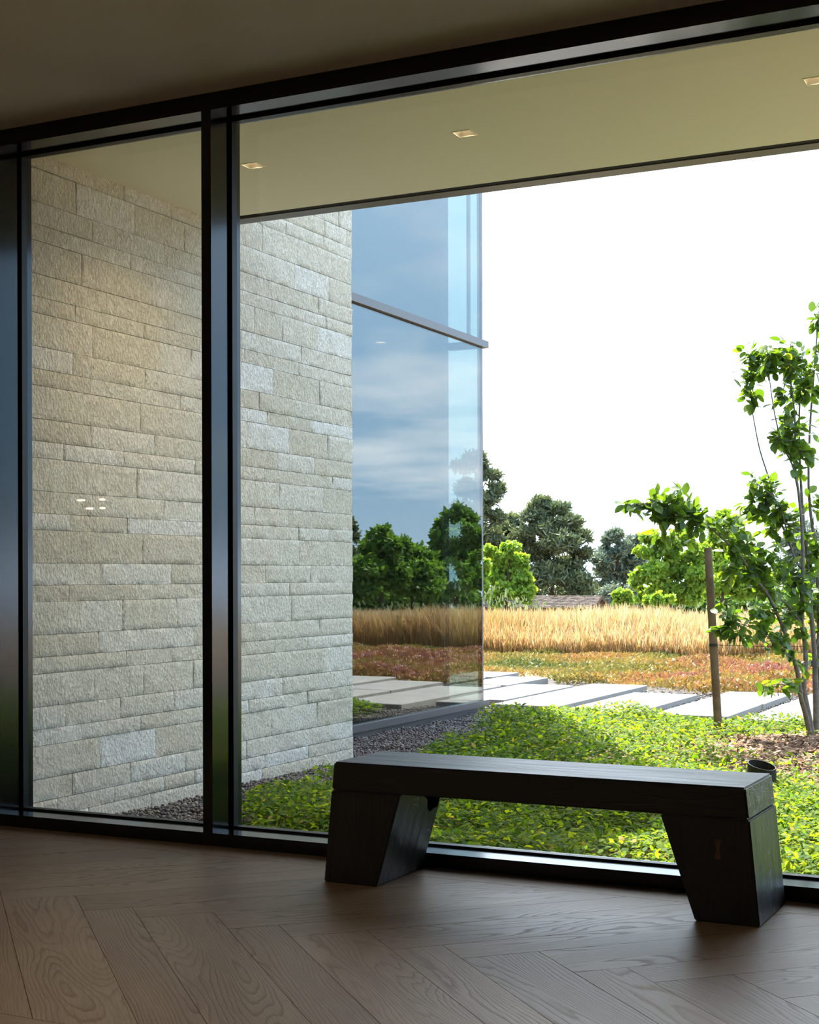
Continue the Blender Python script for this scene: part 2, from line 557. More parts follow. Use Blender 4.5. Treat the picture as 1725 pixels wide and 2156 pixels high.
MAT = dict(
    paint=principled('ceiling_paint', (0.86, 0.82, 0.72), 0.75, 0.3),
    soffit=principled('soffit_plaster', (0.87, 0.815, 0.68), 0.8, 0.2, bump=(220.0, 0.08, 0.002)),
    wallpaint=principled('wall_paint', (0.78, 0.75, 0.68), 0.8, 0.3),
    frame=principled('dark_bronze_frame', (0.010, 0.010, 0.012), 0.14, 0.5),
    bead=principled('black_gasket', (0.006, 0.006, 0.007), 0.4, 0.4),
    fascia=principled('bronze_fascia', (0.13, 0.115, 0.105), 0.45, 0.5),
    plinth=principled('bronze_cladding', (0.085, 0.078, 0.082), 0.45, 0.5),
    bar=principled('bronze_transom', (0.10, 0.095, 0.10), 0.35, 0.5),
    black=principled('black_void', (0.006, 0.006, 0.006), 0.8, 0.2),
    dark=principled('dark_interior', (0.045, 0.047, 0.05), 0.8, 0.2),
    stone=stone_mat(),
    mortar=principled('wall_mortar', (0.33, 0.27, 0.18), 0.9, 0.1),
    oak=oak_mat(),
    subfloor=principled('subfloor', (0.06, 0.045, 0.03), 0.9, 0.1),
    charred=charred_mat(),
    charred_leg=charred_mat((30.0, 30.0, 3.0)),
    walnut=principled('walnut_key', (0.16, 0.075, 0.035), 0.5, 0.4, noise=(60.0, (0.09, 0.04, 0.02))),
    glass=glass_mat('clear_glass', 0.05, (0.975, 0.985, 0.98), (1, 1, 1), fresnel=True),
    solar=glass_mat('solar_glass', 0.175, (0.60, 0.66, 0.645), (0.98, 0.99, 1.0)),
    paver=principled('concrete_paver', (0.30, 0.29, 0.275), 0.85, 0.2, noise=(3.0, (0.26, 0.25, 0.235)), bump=(90.0, 0.2, 0.003)),
    soil=principled('garden_soil', (0.20, 0.145, 0.10), 0.95, 0.1, noise=(9.0, (0.30, 0.225, 0.165)), bump=(40.0, 0.8, 0.03)),
    field=principled('field_ground', (0.30, 0.21, 0.11), 0.95, 0.1, noise=(2.0, (0.22, 0.17, 0.08))),
    bed=principled('pebble_bed', (0.10, 0.092, 0.088), 0.95, 0.1, noise=(60.0, (0.16, 0.15, 0.145)), bump=(70.0, 0.9, 0.02)),
    pebble=rnd_mat('pebbles', [(0.0, (0.055, 0.052, 0.058)), (0.4, (0.13, 0.12, 0.12)), (0.7, (0.22, 0.195, 0.175)), (0.9, (0.20, 0.15, 0.12)), (1.0, (0.42, 0.39, 0.36))], 0.75),
    chips=rnd_mat('bark_chips', [(0.0, (0.09, 0.052, 0.033)), (0.5, (0.21, 0.125, 0.08)), (0.85, (0.33, 0.215, 0.145)), (1.0, (0.45, 0.34, 0.25))], 0.9, 0.1),
    vinca=leaf_mat('groundcover_leaf', [(0.0, (0.027, 0.069, 0.013)), (0.35, (0.056, 0.129, 0.018)), (0.7, (0.118, 0.202, 0.022)), (0.93, (0.202, 0.280, 0.029)), (1.0, (0.381, 0.314, 0.090))], 0.5, 0.6, (2.7, 2.15, 0.5), 0.12),
    sedum=leaf_mat('sedum_leaf', [(0.0, (0.044, 0.094, 0.022)), (0.22, (0.163, 0.169, 0.037)), (0.42, (0.300, 0.231, 0.060)), (0.6, (0.350, 0.194, 0.069)), (0.78, (0.300, 0.125, 0.081)), (0.93, (0.325, 0.144, 0.131)), (1.0, (0.413, 0.150, 0.250))], 0.25, 0.6, (1.2, 1.1, 0.8)),
    grass=leaf_mat('dry_grass_blade', [(0.0, (0.229, 0.128, 0.036)), (0.3, (0.365, 0.222, 0.081)), (0.6, (0.472, 0.317, 0.149)), (0.85, (0.539, 0.405, 0.236)), (0.95, (0.579, 0.472, 0.337)), (1.0, (0.216, 0.256, 0.074))], 0.35, 0.7, (1.15, 1.05, 0.8)),
    sage=leaf_mat('sage_leaf', [(0.0, (0.084, 0.120, 0.060)), (0.6, (0.168, 0.210, 0.108)), (1.0, (0.276, 0.300, 0.168))], 0.3, 0.7, (1.1, 1.1, 0.8)),
    pine=leaf_mat('pine_needles', [(0.0, (0.054, 0.079, 0.048)), (0.6, (0.120, 0.156, 0.082)), (1.0, (0.216, 0.246, 0.120))], 0.22, 0.5, (1.2, 1.2, 0.7)),  # needle tones lightened to carry distance haze
    hazed_leaf=leaf_mat('hazed_leaves', [(0.0, (0.092, 0.132, 0.098)), (1.0, (0.196, 0.241, 0.172))], 0.25, 0.6, (1.1, 1.1, 0.9)),  # paler grey-green; the haze of distance is put into the leaf colour
    cotton=leaf_mat('cottonwood_leaf', [(0.0, (0.108, 0.216, 0.036)), (0.5, (0.186, 0.318, 0.048)), (1.0, (0.300, 0.414, 0.060))], 0.48, 0.5, (1.5, 1.4, 0.5), 0.2),
    broad=leaf_mat('broadleaf', [(0.0, (0.056, 0.125, 0.027)), (0.6, (0.112, 0.225, 0.040)), (1.0, (0.200, 0.338, 0.050))], 0.42, 0.5, (1.3, 1.3, 0.5)),
    treeleaf=None,
    bark=principled('tree_bark', (0.13, 0.105, 0.09), 0.85, 0.2, noise=(30.0, (0.21, 0.18, 0.16)), bump=(60.0, 0.5, 0.004)),
    darkbark=principled('dark_bark', (0.06, 0.045, 0.035), 0.9, 0.1),
    stake=principled('stake_wood', (0.30, 0.20, 0.135), 0.8, 0.2, noise=(14.0, (0.20, 0.125, 0.085))),
    wire=principled('wire_steel', (0.05, 0.045, 0.04), 0.5, 0.4, metallic=0.5),
    bronze=principled('bronze_lamp', (0.012, 0.010, 0.008), 0.6, 0.3),
    shingle=principled('cedar_shingle', (0.10, 0.075, 0.06), 0.9, 0.1, noise=(3.0, (0.19, 0.155, 0.135))),
    shedwall=principled('shed_boards', (0.09, 0.065, 0.05), 0.9, 0.1),
    hill=principled('hazed_hill', (0.50, 0.62, 0.78), 1.0, 0.0),  # pale blue of distance haze is put into the colour
    reflector=principled('lamp_reflector', (0.72, 0.68, 0.60), 0.5, 0.4),
)


def emit_mat(name, col, strength):
    m, k = new_mat(name)
    out = k.n('ShaderNodeOutputMaterial')
    e = k.n('ShaderNodeEmission', in_Color=(*col, 1), in_Strength=strength)
    k.l(e.outputs[0], out.inputs[0])
    return m


MAT['lamp'] = emit_mat('warm_lamp', (1.0, 0.78, 0.48), 3.0)


def tree_leaf_mat():
    """leaves of the young tree, colour varies from object to object or by attribute"""
    m, k = new_mat('serviceberry_leaf')
    out = k.n('ShaderNodeOutputMaterial')
    at = k.n('ShaderNodeAttribute', attribute_name='rnd')
    oi = k.n('ShaderNodeObjectInfo')
    f = k.math('FRACT', k.math('ADD', at.outputs['Fac'], oi.outputs['Random']))
    c = k.ramp(f, [(0.0, (0.040, 0.090, 0.020)), (0.5, (0.068, 0.140, 0.024)), (0.9, (0.10, 0.185, 0.028)), (1.0, (0.125, 0.175, 0.03))])
    p = k.n('ShaderNodeBsdfPrincipled', in_Roughness=0.4)
    k.l(c, p.inputs['Base Color'])
    tr = k.n('ShaderNodeBsdfTranslucent')
    k.l(k.mix(1.0, c, (2.3, 2.0, 0.4, 1), 'MULTIPLY'), tr.inputs['Color'])
    mx = k.n('ShaderNodeMixShader', in_0=0.48)
    k.l(p.outputs[0], mx.inputs[1])
    k.l(tr.outputs[0], mx.inputs[2])
    k.l(mx.outputs[0], out.inputs[0])
    return m


MAT['treeleaf'] = tree_leaf_mat()

# =================================================================== THE ROOM
CEIL = 3.05
WY = 4.91            # inner face of the window frame
GY = 5.088           # pane

# floor: slab with oak boards on it
floor = box('floor', -9.0, 5.0, -5.0, WY, -0.25, -0.012, MAT['subfloor'])
tag(floor, 'oak herringbone floor with plank borders in front of the window', 'floor', kind='structure')


def clip_poly(poly, a, b, c):
    """keep a*x+b*y<=c"""
    out = []
    for i in range(len(poly)):
        p, q = poly[i], poly[(i + 1) % len(poly)]
        dp, dq = a * p[0] + b * p[1] - c, a * q[0] + b * q[1] - c
        if dp <= 0: out.append(p)
        if (dp < 0 < dq) or (dq < 0 < dp):
            t = dp / (dp - dq)
            out.append((p[0] + (q[0] - p[0]) * t, p[1] + (q[1] - p[1]) * t))
    return out


def board(poly, ang):
    """one floor board from its outline; local x runs along the grain"""
    if len(poly) < 3: return
    cx = sum(p[0] for p in poly) / len(poly); cy = sum(p[1] for p in poly) / len(poly)
    area = 0.5 * abs(sum(poly[i][0] * poly[(i + 1) % len(poly)][1] - poly[(i + 1) % len(poly)][0] * poly[i][1] for i in range(len(poly))))
    if area < 0.004: return
    ca, sa = math.cos(-ang), math.sin(-ang)
    loc = [((p[0] - cx) * ca - (p[1] - cy) * sa, (p[0] - cx) * sa + (p[1] - cy) * ca) for p in poly]
    bm = bmesh.new()
    dz = random.uniform(-0.0004, 0.0)
    top = [bm.verts.new((x, y, 0.0 + dz)) for x, y in loc]
    bot = [bm.verts.new((x, y, -0.012)) for x, y in loc]
    n = len(loc)
    bm.faces.new(top)
    for i in range(n):
        bm.faces.new((top[i], bot[i], bot[(i + 1) % n], top[(i + 1) % n]))
    o = bm_obj('floor_board', bm, MAT['oak'], floor, (cx - floor.location.x, cy - floor.location.y, -floor.location.z))
    o.rotation_euler = (0, 0, ang)


S2 = math.sqrt(0.5)
def uv2xy(u, v): return ((u - v) * S2, (u + v) * S2)
GAP = 0.0009
Y_LO, Y_HI = 2.80, 4.745
U, V = {}, {}
U[0], V[0] = 0.2625, 5.077
for i in range(0, 18):
    wdt = 0.24 if i % 2 == 0 else 0.16
    U[i + 1], V[i + 1] = U[i] + wdt, V[i] - wdt
for i in range(0, -12, -1):
    wdt = 0.24 if (i - 1) % 2 == 0 else 0.16
    U[i - 1], V[i - 1] = U[i] - wdt, V[i] + wdt
for i in range(-11, 17):
    # boards running towards the camera
    q = [uv2xy(U[i] + GAP, V[i] - 3), uv2xy(U[i + 1] - GAP, V[i] - 3), uv2xy(U[i + 1] - GAP, V[i] - GAP), uv2xy(U[i] + GAP, V[i] - GAP)]
    q = clip_poly(q, 0, -1, -(Y_LO + GAP))
    board(q, math.radians(135))
    # boards running towards the window
    q = [uv2xy(U[i + 1] + GAP, V[i + 1] + GAP), uv2xy(U[i + 1] + 3, V[i + 1] + GAP), uv2xy(U[i + 1] + 3, V[i] - GAP), uv2xy(U[i + 1] + GAP, V[i] - GAP)]
    q = clip_poly(q, 0, 1, Y_HI - GAP)
    board(q, math.radians(45))
# straight border boards
def row(y0, y1, x0, x1, ln, off):
    x = x0 - off
    while x < x1:
        a, b = max(x, x0), min(x + ln, x1)
        if b - a > 0.05:
            board([(a + GAP, y0 + GAP), (b - GAP, y0 + GAP), (b - GAP, y1 - GAP), (a + GAP, y1 - GAP)], 0.0)
        x += ln
row(Y_HI, WY + 0.02, -6.0, 3.0, 2.1, 0.7)
yy = Y_LO
for kk in range(9):
    row(yy - 0.2, yy, -5.2, 3.0, 2.3, 0.5 + 0.83 * (kk % 3))
    yy -= 0.2

ceiling = box('ceiling', -9.0, 5.0, -5.0, WY + 0.22, CEIL, CEIL + 0.12, MAT['paint'])
tag(ceiling, 'plain off-white painted ceiling of the room', 'ceiling', kind='structure')
for nm, a, lab in (('wall_back', (-9.12, 5.12, -5.15, -5.0, -0.2, CEIL + 0.1), 'painted wall behind the viewer'),
                   ('wall_right', (5.0, 5.12, -5.0, WY + 0.22, -0.2, CEIL + 0.1), 'painted wall at the right end of the room'),
                   ('wall_left', (-9.12, -9.0, -5.0, WY + 0.2, -0.2, CEIL + 0.1), 'painted wall at the left end of the room'),
                   ('wall_front_left', (-9.0, -4.62, WY, WY + 0.2, -0.2, CEIL + 0.1), 'painted wall left of the window')):
    tag(box(nm, *a, MAT['wallpaint']), lab, 'wall', kind='structure')

# unseen ceiling lamps behind the viewer, added to brighten the room
for i, (lx, ly) in enumerate(((-3.2, 1.6), (-3.2, -0.6), (-1.2, -1.6), (1.4, 1.2), (1.4, -1.6), (-5.6, -0.6))):
    t = empty('added_fill_light', (lx, ly, CEIL))
    tag(t, 'unseen added round downlight in the ceiling of the room', 'light', 'added lamps of the room')
    bm = bmesh.new()
    bmesh.ops.create_cone(bm, cap_ends=False, segments=20, radius1=.055, radius2=.045, depth=.012)
    bm_obj('trim_ring', bm, MAT['paint'], t, (0, 0, -.006))
    bm = bmesh.new()
    bmesh.ops.create_circle(bm, cap_ends=True, radius=.045, segments=20)
    bm_obj('lamp', bm, MAT['lamp'], t, (0, 0, -.004))
    ld = bpy.data.lights.new('brightener', 'SPOT')
    ld.energy = 46
    ld.spot_size = math.radians(120)
    ld.spot_blend = 0.8
    ld.shadow_soft_size = 0.05
    ld.color = (1.0, 0.84, 0.62)
    lo_ = bpy.data.objects.new('brightener', ld)
    COL.objects.link(lo_)
    lo_.parent = t
    lo_.location = (0, 0, -.02)

# pendant with short glowing tubes deep in the room, seen mirrored in the left pane
MAT['tube'] = emit_mat('glowing_tube', (1.0, 0.62, 0.45), 9.0)
pend = empty('pendant_lamp', (-7.36, 1.0, CEIL))
tag(pend, 'pendant of short glowing tubes mirrored in the left window pane', 'lamp')
bm = bmesh.new()
tube_mesh(bm, [Vector((0, 0, 0)), Vector((0, 0, -1.32))], [.006, .006], 8)
bm_obj('rod', bm, MAT['bead'], pend)
bm = bmesh.new()
tube_mesh(bm, [Vector((-.14, 0, -1.32)), Vector((.16, 0, -1.32))], [.008, .008], 8)
bm_obj('bar', bm, MAT['bead'], pend)
for dx_, dz_, ln_ in ((-.115, -1.352, .018), (-.075, -1.352, .018), (.115, -1.352, .035), (-.01, -1.42, .05), (.118, -1.42, .03)):
    bm = bmesh.new()
    tube_mesh(bm, [Vector((dx_ - ln_ / 2, 0, dz_)), Vector((dx_ + ln_ / 2, 0, dz_))], [.0075, .0075], 8)
    bm_obj('tube', bm, MAT['tube'], pend)
    bm = bmesh.new()
    tube_mesh(bm, [Vector((dx_, 0, dz_)), Vector((dx_, 0, -1.32))], [.002, .002], 5)
    bm_obj('hanger', bm, MAT['bead'], pend)

# window wall
win = empty('window_1', (-2.0, WY, 0))
tag(win, 'floor-to-ceiling window with dark bronze frame and one mullion', 'window', kind='structure')
ZS, ZH = 0.052, 2.98
XL, XR = -4.44, 2.6
MX0, MX1 = -3.370, -3.3235
FB = WY + 0.215
box('frame_head', -4.62, 4.99, WY, FB, ZH, CEIL, MAT['frame'], win)
box('frame_sill', -4.62, 4.99, WY, FB, 0.0, ZS, MAT['frame'], win)
box('frame_jamb', -4.62, XL, WY, FB, ZS, ZH, MAT['frame'], win)
box('frame_mullion', MX0, MX1, WY, FB, ZS, ZH, MAT['frame'], win)
box('frame_mullion', -0.52, -0.475, WY, FB, ZS, ZH, MAT['frame'], win)
box('frame_jamb', XR, 4.99, WY, FB, ZS, ZH, MAT['frame'], win)
for x0, x1 in ((XL, MX0), (MX1, -0.52), (-0.475, XR)):
    b, y0, y1 = 0.013, WY + 0.135, GY - 0.008
    box('glazing_bead', x0, x1, y0, y1, ZH - b, ZH, MAT['bead'], win)
    box('glazing_bead', x0, x1, y0, y1, ZS, ZS + 0.008, MAT['bead'], win)
    box('glazing_bead', x0, x0 + b, y0, y1, ZS + 0.008, ZH - b, MAT['bead'], win)
    box('glazing_bead', x1 - b, x1, y0, y1, ZS + 0.008, ZH - b, MAT['bead'], win)
    box('pane', x0, x1, GY - 0.006, GY + 0.006, ZS, ZH, MAT['glass'], win)

# =================================================================== ROOF OVERHANG
SY = 6.665
LIGHTS = [(-3.735, 5.871), (-2.629, 5.881), (-1.103, 5.864)]
LS = 0.041
bm = bmesh.new()
xs = [-4.55]
for lx, ly in LIGHTS: xs += [lx - LS, lx + LS]
xs += [4.5]
ys = [WY + 0.215, 5.872 - LS, 5.872 + LS, SY]
for i in range(len(xs) - 1):
    for j in range(3):
        if j == 1 and i % 2 == 1: continue
        bm.faces.new([bm.verts.new(p) for p in ((xs[i], ys[j], CEIL), (xs[i], ys[j + 1], CEIL), (xs[i + 1], ys[j + 1], CEIL), (xs[i + 1], ys[j], CEIL))])
bmesh.ops.remove_doubles(bm, verts=bm.verts[:], dist=1e-4)
sof = bm_obj('ceiling_soffit', bm, MAT['soffit'])
# make sure the plaster faces down
tag(sof, 'smooth cream plaster soffit of the roof overhang', 'soffit', kind='structure')
roof = box('ceiling_roof_deck', -4.55, 4.5, -5.1, SY, CEIL + 0.13, CEIL + 0.34, MAT['fascia'])
tag(roof, 'roof deck above the overhang', 'roof', kind='structure')
trim = empty('trim_1', (-1.0, 6.75, CEIL))
tag(trim, 'dark bronze drip edge with black shadow gap along the soffit', 'trim', kind='structure')
box('shadow_gap', -4.21, 4.5, SY, SY + 0.056, CEIL + 0.002, CEIL + 0.34, MAT['black'], trim)  # solid bar whose black colour stands for the shade in the gap
box('drip_edge', -4.50, 4.5, SY + 0.056, SY + 0.158, CEIL - 0.002, CEIL + 0.34, MAT['fascia'], trim)
names = ['small square recessed soffit light nearest the window mullion', 'small square recessed soffit light in the middle of the overhang', 'small square recessed soffit light at the right edge of the picture']
for (lx, ly), lab in zip(LIGHTS, names):
    ly = 5.872
    t = empty('recessed_light', (lx, ly, CEIL))
    tag(t, lab, 'light', 'recessed lights in the soffit')
    bm = bmesh.new()
    a, b, h = LS, 0.022, 0.075
    lo = [bm.verts.new(p) for p in ((-a, -a, 0), (a, -a, 0), (a, a, 0), (-a, a, 0))]
    hi = [bm.verts.new(p) for p in ((-b, -b, h), (b, -b, h), (b, b, h), (-b, b, h))]
    for i in range(4):
        bm.faces.new((lo[i], lo[(i + 1) % 4], hi[(i + 1) % 4], hi[i]))
    bm_obj('reflector', bm, MAT['reflector'], t)
    bm = bmesh.new()
    add_box(bm, -b, b, -b, b, h - 0.004, h + 0.01)
    bm_obj('lamp', bm, MAT['lamp'], t)
    bm = bmesh.new()
    e = LS + 0.004
    for x0, x1, y0, y1 in ((-e, e, -e, -LS), (-e, e, LS, e), (-e, -LS, -LS, LS), (LS, e, -LS, LS)):
        add_box(bm, x0, x1, y0, y1, -0.002, 0.002)
    bm_obj('trim_ring', bm, MAT['soffit'], t)
    ld = bpy.data.lights.new('soffit_lamp', 'SPOT')
    ld.energy = 20
    ld.spot_size = math.radians(140)
    ld.spot_blend = 1.0
    ld.shadow_soft_size = 0.02
    ld.color = (1.0, 0.80, 0.50)
    lo_ = bpy.data.objects.new('soffit_lamp', ld)
    COL.objects.link(lo_)
    lo_.parent = t
    lo_.location = (0, 0, .002)

# =================================================================== STONE WALL
XS = -4.507
wall = box('wall_stone', -5.0, XS - 0.008, 5.02, 8.262, -0.30, 3.80, MAT['mortar'])
tag(wall, 'cream split-face limestone wall laid in narrow courses', 'wall', kind='structure')
tag(box('wall_stone_upper', -5.0, XS - 0.005, 4.0, 8.262, 3.80, 8.2, MAT['stone']), 'upper part of the stone wall above the roof', 'wall', kind='structure')
ZB = [3.79, 3.655, 3.50, 3.322, 3.217, 3.137, 2.977, 2.824, 2.72, 2.6435, 2.4905, 2.3865, 2.31, 2.157, 2.053, 1.9765, 1.8235, 1.7195, 1.643, 1.49, 1.386, 1.3095, 1.1565, 1.0525, 0.976, 0.823, 0.719, 0.6425, 0.4895, 0.3855, 0.309, 0.156, 0.052, -0.0245, -0.19]
ROWS = [[5.6, 6.3, 7.1, 7.7], [5.8, 6.5, 7.3, 8.0], [5.5, 6.2, 7.0, 7.6, 8.1], [5.7, 6.4, 7.3, 7.92, 8.2], [5.5, 6.1, 6.8, 7.45, 7.9], [5.39, 5.89, 6.28, 6.75, 7.19, 7.59, 8.0], [5.52, 5.97, 6.41, 6.85, 7.55, 7.97], [5.64, 6.22, 6.7, 7.25, 7.84], [5.4, 5.94, 6.6, 7.29, 7.66, 7.93], [5.56, 6.12, 6.65, 7.1, 7.41, 7.83], [5.75, 6.32, 6.95, 7.63], [5.51, 6.05, 6.55, 6.99, 7.6], [5.64, 6.18, 6.47, 6.8, 7.3, 7.85], [5.49, 6.06, 6.7, 7.15, 7.55, 8.0], [5.62, 6.37, 6.8, 7.24, 7.75], [6.02, 6.6, 7.02, 7.48, 7.95], [5.62, 6.14, 6.72, 7.34, 7.78], [5.42, 5.88, 6.5, 7.2, 8.01], [5.99, 6.65, 7.37, 7.89], [5.6, 6.22, 6.62, 7.1, 7.47], [5.47, 5.91, 6.6, 7.21, 7.59, 7.96], [6.03, 6.6, 6.94, 7.6], [5.7, 6.28, 6.75, 7.21, 7.73], [5.46, 6.0, 6.7, 7.48], [5.57, 5.87, 6.33, 6.85, 7.5], [5.68, 6.49, 7.1, 7.84], [5.9, 6.29, 6.7, 7.3, 7.69], [5.64, 6.04, 6.48, 6.9, 7.92], [5.43, 5.85, 6.3, 6.75, 7.4, 7.81], [5.55, 6.01, 6.54, 7.03, 7.44, 7.69, 7.97], [5.69, 6.14, 6.7, 7.27, 7.81], [5.48, 5.93, 6.4, 7.0, 7.98], [5.37, 5.8, 6.21, 6.49, 7.2, 7.7], [5.6, 6.1, 6.65, 7.17, 7.74]]


def stone(y0, y1, z0, z1, last):
    """one split-face block: rough grid face standing proud of the joints"""
    g = random.uniform(0.0005, 0.0012)
    y0 += g; y1 -= g; z0 += g; z1 -= g
    ny = max(3, int((y1 - y0) / 0.022)); nz = max(3, int((z1 - z0) / 0.022))
    proud = random.uniform(-0.001, 0.0015)
    tilt = random.uniform(-0.002, 0.002)
    sd = random.uniform(0, 100)
    Yg = np.concatenate([[y0], np.linspace(y0 + .003, y1 - .003, ny + 1), [y1]])
    Zg = np.concatenate([[z0], np.linspace(z0 + .003, z1 - .003, nz + 1), [z1]])
    ny, nz = ny + 2, nz + 2
    YY, ZZ = np.meshgrid(Yg, Zg, indexing='ij')
    r = (value_noise(YY + sd, ZZ + sd + 0.6 * YY, 18, 1) - 0.5) * 0.0045 + (value_noise(YY + ZZ * .7 + sd, ZZ + sd, 46, 2) - 0.5) * 0.004
    edge = np.minimum.reduce([(YY - y0) / 0.003, (y1 - YY) / 0.003, (ZZ - z0) / 0.003, (z1 - ZZ) / 0.003]).clip(0, 1)
    XX = proud * edge + r * (0.12 + 0.88 * edge) + tilt * (ZZ - z0) / (z1 - z0) - 0.0012 * (1 - edge)
    YJ = YY + (rng.random(YY.shape) - .5) * 0.002 * edge
    vs_ = np.stack([XX, YJ, ZZ], -1).reshape(-1, 3)
    cy, cz = (y0 + y1) / 2, (z0 + z1) / 2
    vs_[:, 1] -= cy; vs_[:, 2] -= cz
    idx = np.arange((ny + 1) * (nz + 1)).reshape(ny + 1, nz + 1)
    quads = np.stack([idx[:-1, :-1], idx[1:, :-1], idx[1:, 1:], idx[:-1, 1:]], -1).reshape(-1, 4)
    # sides back to the wall
    rim = list(idx[:, 0]) + list(idx[-1, 1:]) + list(idx[::-1, -1][1:]) + list(idx[0, ::-1][1:-1])
    nb = len(vs_)
    back = vs_[rim].copy(); back[:, 0] = -0.011
    vs_ = np.vstack([vs_, back])
    m = len(rim)
    sides = np.array([(rim[i], nb + i, nb + (i + 1) % m, rim[(i + 1) % m]) for i in range(m)])
    faces = np.vstack([quads, sides[:, ::-1]])
    me = np_mesh('stone', vs_, faces.ravel(), 4, MAT['stone'])
    o = bpy.data.objects.new('stone', me)
    COL.objects.link(o)
    o.parent = wall
    o.location = (XS - wall.location.x, cy - wall.location.y, cz - wall.location.z)


for kz in range(len(ZB) - 1):
    js = [5.06] + ROWS[kz] + [8.272 + random.uniform(-0.004, 0.006)]
    for a, b in zip(js, js[1:]):
        stone(a, b, ZB[kz + 1], ZB[kz], b > 8.2)

# =================================================================== GLASS BAY
GX = MIRROR_X
YC = 11.645
bay = empty('window_2', (GX, 10.0, 0))
tag(bay, 'reflective glass corner of the building bay beyond the stone wall', 'window', kind='structure')
box('pane', GX - 0.006, GX + 0.006, 8.0, YC - 0.03, 0.005, 3.08, MAT['solar'], bay)
box('pane', GX - 0.006, GX + 0.006, 8.0, YC - 0.03, 3.14, 8.0, MAT['solar'], bay)
RX = -5.375
box('pane', RX, GX - 0.035, YC - 0.012, YC, 0.005, 3.08, MAT['solar'], bay)
box('pane', RX, GX - 0.035, YC - 0.012, YC, 3.14, 8.0, MAT['solar'], bay)
box('sill_cap', GX - 0.02, GX + 0.035, 8.0, YC + 0.06, -0.048, 0.004, MAT['plinth'], bay)
box('sill_cap', RX, GX - 0.02, YC - 0.02, YC + 0.06, -0.048, 0.004, MAT['plinth'], bay)
box('plinth', -9.0, GX + 0.012, 8.0, YC + 0.01, -0.40, -0.048, MAT['plinth'], bay)
box('transom_cap', GX - 0.02, GX + 0.035, 8.0, YC + 0.06, 3.08, 3.14, MAT['bar'], bay)
box('transom_cap', RX, GX - 0.02, YC - 0.03, YC + 0.05, 3.08, 3.14, MAT['bar'], bay)
box('corner_post', GX - 0.035, GX + 0.002, YC - 0.03, YC + 0.004, 0.004, 3.08, MAT['bar'], bay)
box('corner_post', GX - 0.035, GX + 0.002, YC - 0.03, YC + 0.004, 3.14, 8.0, MAT['bar'], bay)
box('return_mullion', -5.185, -5.165, YC - 0.03, YC + 0.012, 3.14, 8.0, MAT['bar'], bay)
for nm, a in (('wall_bay_end', (-9.0, RX, YC - 0.15, YC, -0.048, 8.0)), ('wall_bay_back', (-9.1, -9.0, 5.1, YC, -0.3, 8.0)),
              ('wall_bay_inner', (-9.0, -5.0, 7.85, 8.0, -0.3, 8.0)), ('ceiling_bay', (-9.0, GX - 0.05, 8.0, YC - 0.15, 7.9, 8.0)),
              ('floor_bay', (-9.0, GX - 0.03, 8.0, YC - 0.15, -0.03, 0.0))):
    tag(box(nm, *a, MAT['dark']), 'dark interior of the glass bay', 'wall', kind='structure')

# =================================================================== GROUND
def grid_ground(name, x0, x1, y0, y1, nx, ny, mat, lab, amp=0.0, dz=0.0):
    gx = np.linspace(x0, x1, nx + 1); gy = np.linspace(y0, y1, ny + 1)
    X, Y = np.meshgrid(gx, gy, indexing='ij')
    Z = terrain_z(Y) + dz + amp * (value_noise(X, Y, 2.3, 5) - 0.5)
    idx = np.arange(X.size).reshape(X.shape)
    q = np.stack([idx[:-1, :-1], idx[1:, :-1], idx[1:, 1:], idx[:-1, 1:]], -1).reshape(-1)
    me = np_mesh(name, np.stack([X, Y, Z], -1).reshape(-1, 3), q, 4, mat, smooth=True)
    o = link_mesh(name, me)
    tag(o, lab, 'ground', kind='structure')
    return o


grid_ground('ground_garden', -40, 40, 5.125, 20.5, 200, 60, MAT['soil'], 'bare planting soil of the garden beds', 0.03, -0.02)
grid_ground('ground_field', -90, 90, 20.5, 180, 60, 60, MAT['field'], 'straw coloured field sloping away', 0.0, -0.02)
bed = box('ground_pebble_bed', -5.05, -3.9, 5.13, 11.89, -0.2, -0.118, MAT['bed'])
tag(bed, 'grey pebble strip at the foot of the stone wall', 'ground', kind='structure')


def inside_gravel(x, y):
    edge = np.interp(y, [5.1, 5.7, 6.15, 7.2, 8.7, 9.6, 10.4, 11.8], [-3.48, -3.72, -3.96, -4.02, -4.08, -4.18, -4.24, -4.40])
    edge = edge + 0.12 * (value_noise(x, y, 3.0, 9) - 0.5)
    inner = np.where(y < 8.27, -4.50, -5.04)
    return (x > inner) & (x < edge)


# pebbles
ico = bmesh.new()
bmesh.ops.create_icosphere(ico, subdivisions=1, radius=0.5)
ICO = np.array([v.co[:] for v in ico.verts])
ICO_T = np.array([[v.index for v in f.verts] for f in ico.faces])
ico.free()
n = 58000
px = rng.uniform(-5.05, -3.4, n); py = rng.uniform(5.15, 11.9, n)
k = inside_gravel(px, py)
k |= (py > 11.2) & (px < -4.1) & (px > -5.1) & ((py < 11.5) | (px < -4.33))
px, py = px[k], py[k]
n = len(px)
pos = np.stack([px, py, -0.118 + rng.random(n) * 0.022 + 0.03 * (value_noise(px, py, 5, 3) - .3)], -1)
sz = rng.uniform(0.010, 0.026, n)
v, f, at = scatter(ICO * np.array([1, 1, 0.62]), ICO_T, pos, rand_unit(n) * np.array([1, 1, .25]), np.tile((0., 0., 1.), (n, 1)), sz, sz * rng.uniform(.6, 1, n), {'rnd': rng.random(n) ** 1.2})
o = link_mesh('gravel', np_mesh('gravel', v, f, 3, MAT['pebble'], at))
tag(o, 'loose grey and brown pebbles along the foot of the wall', 'gravel', kind='stuff')

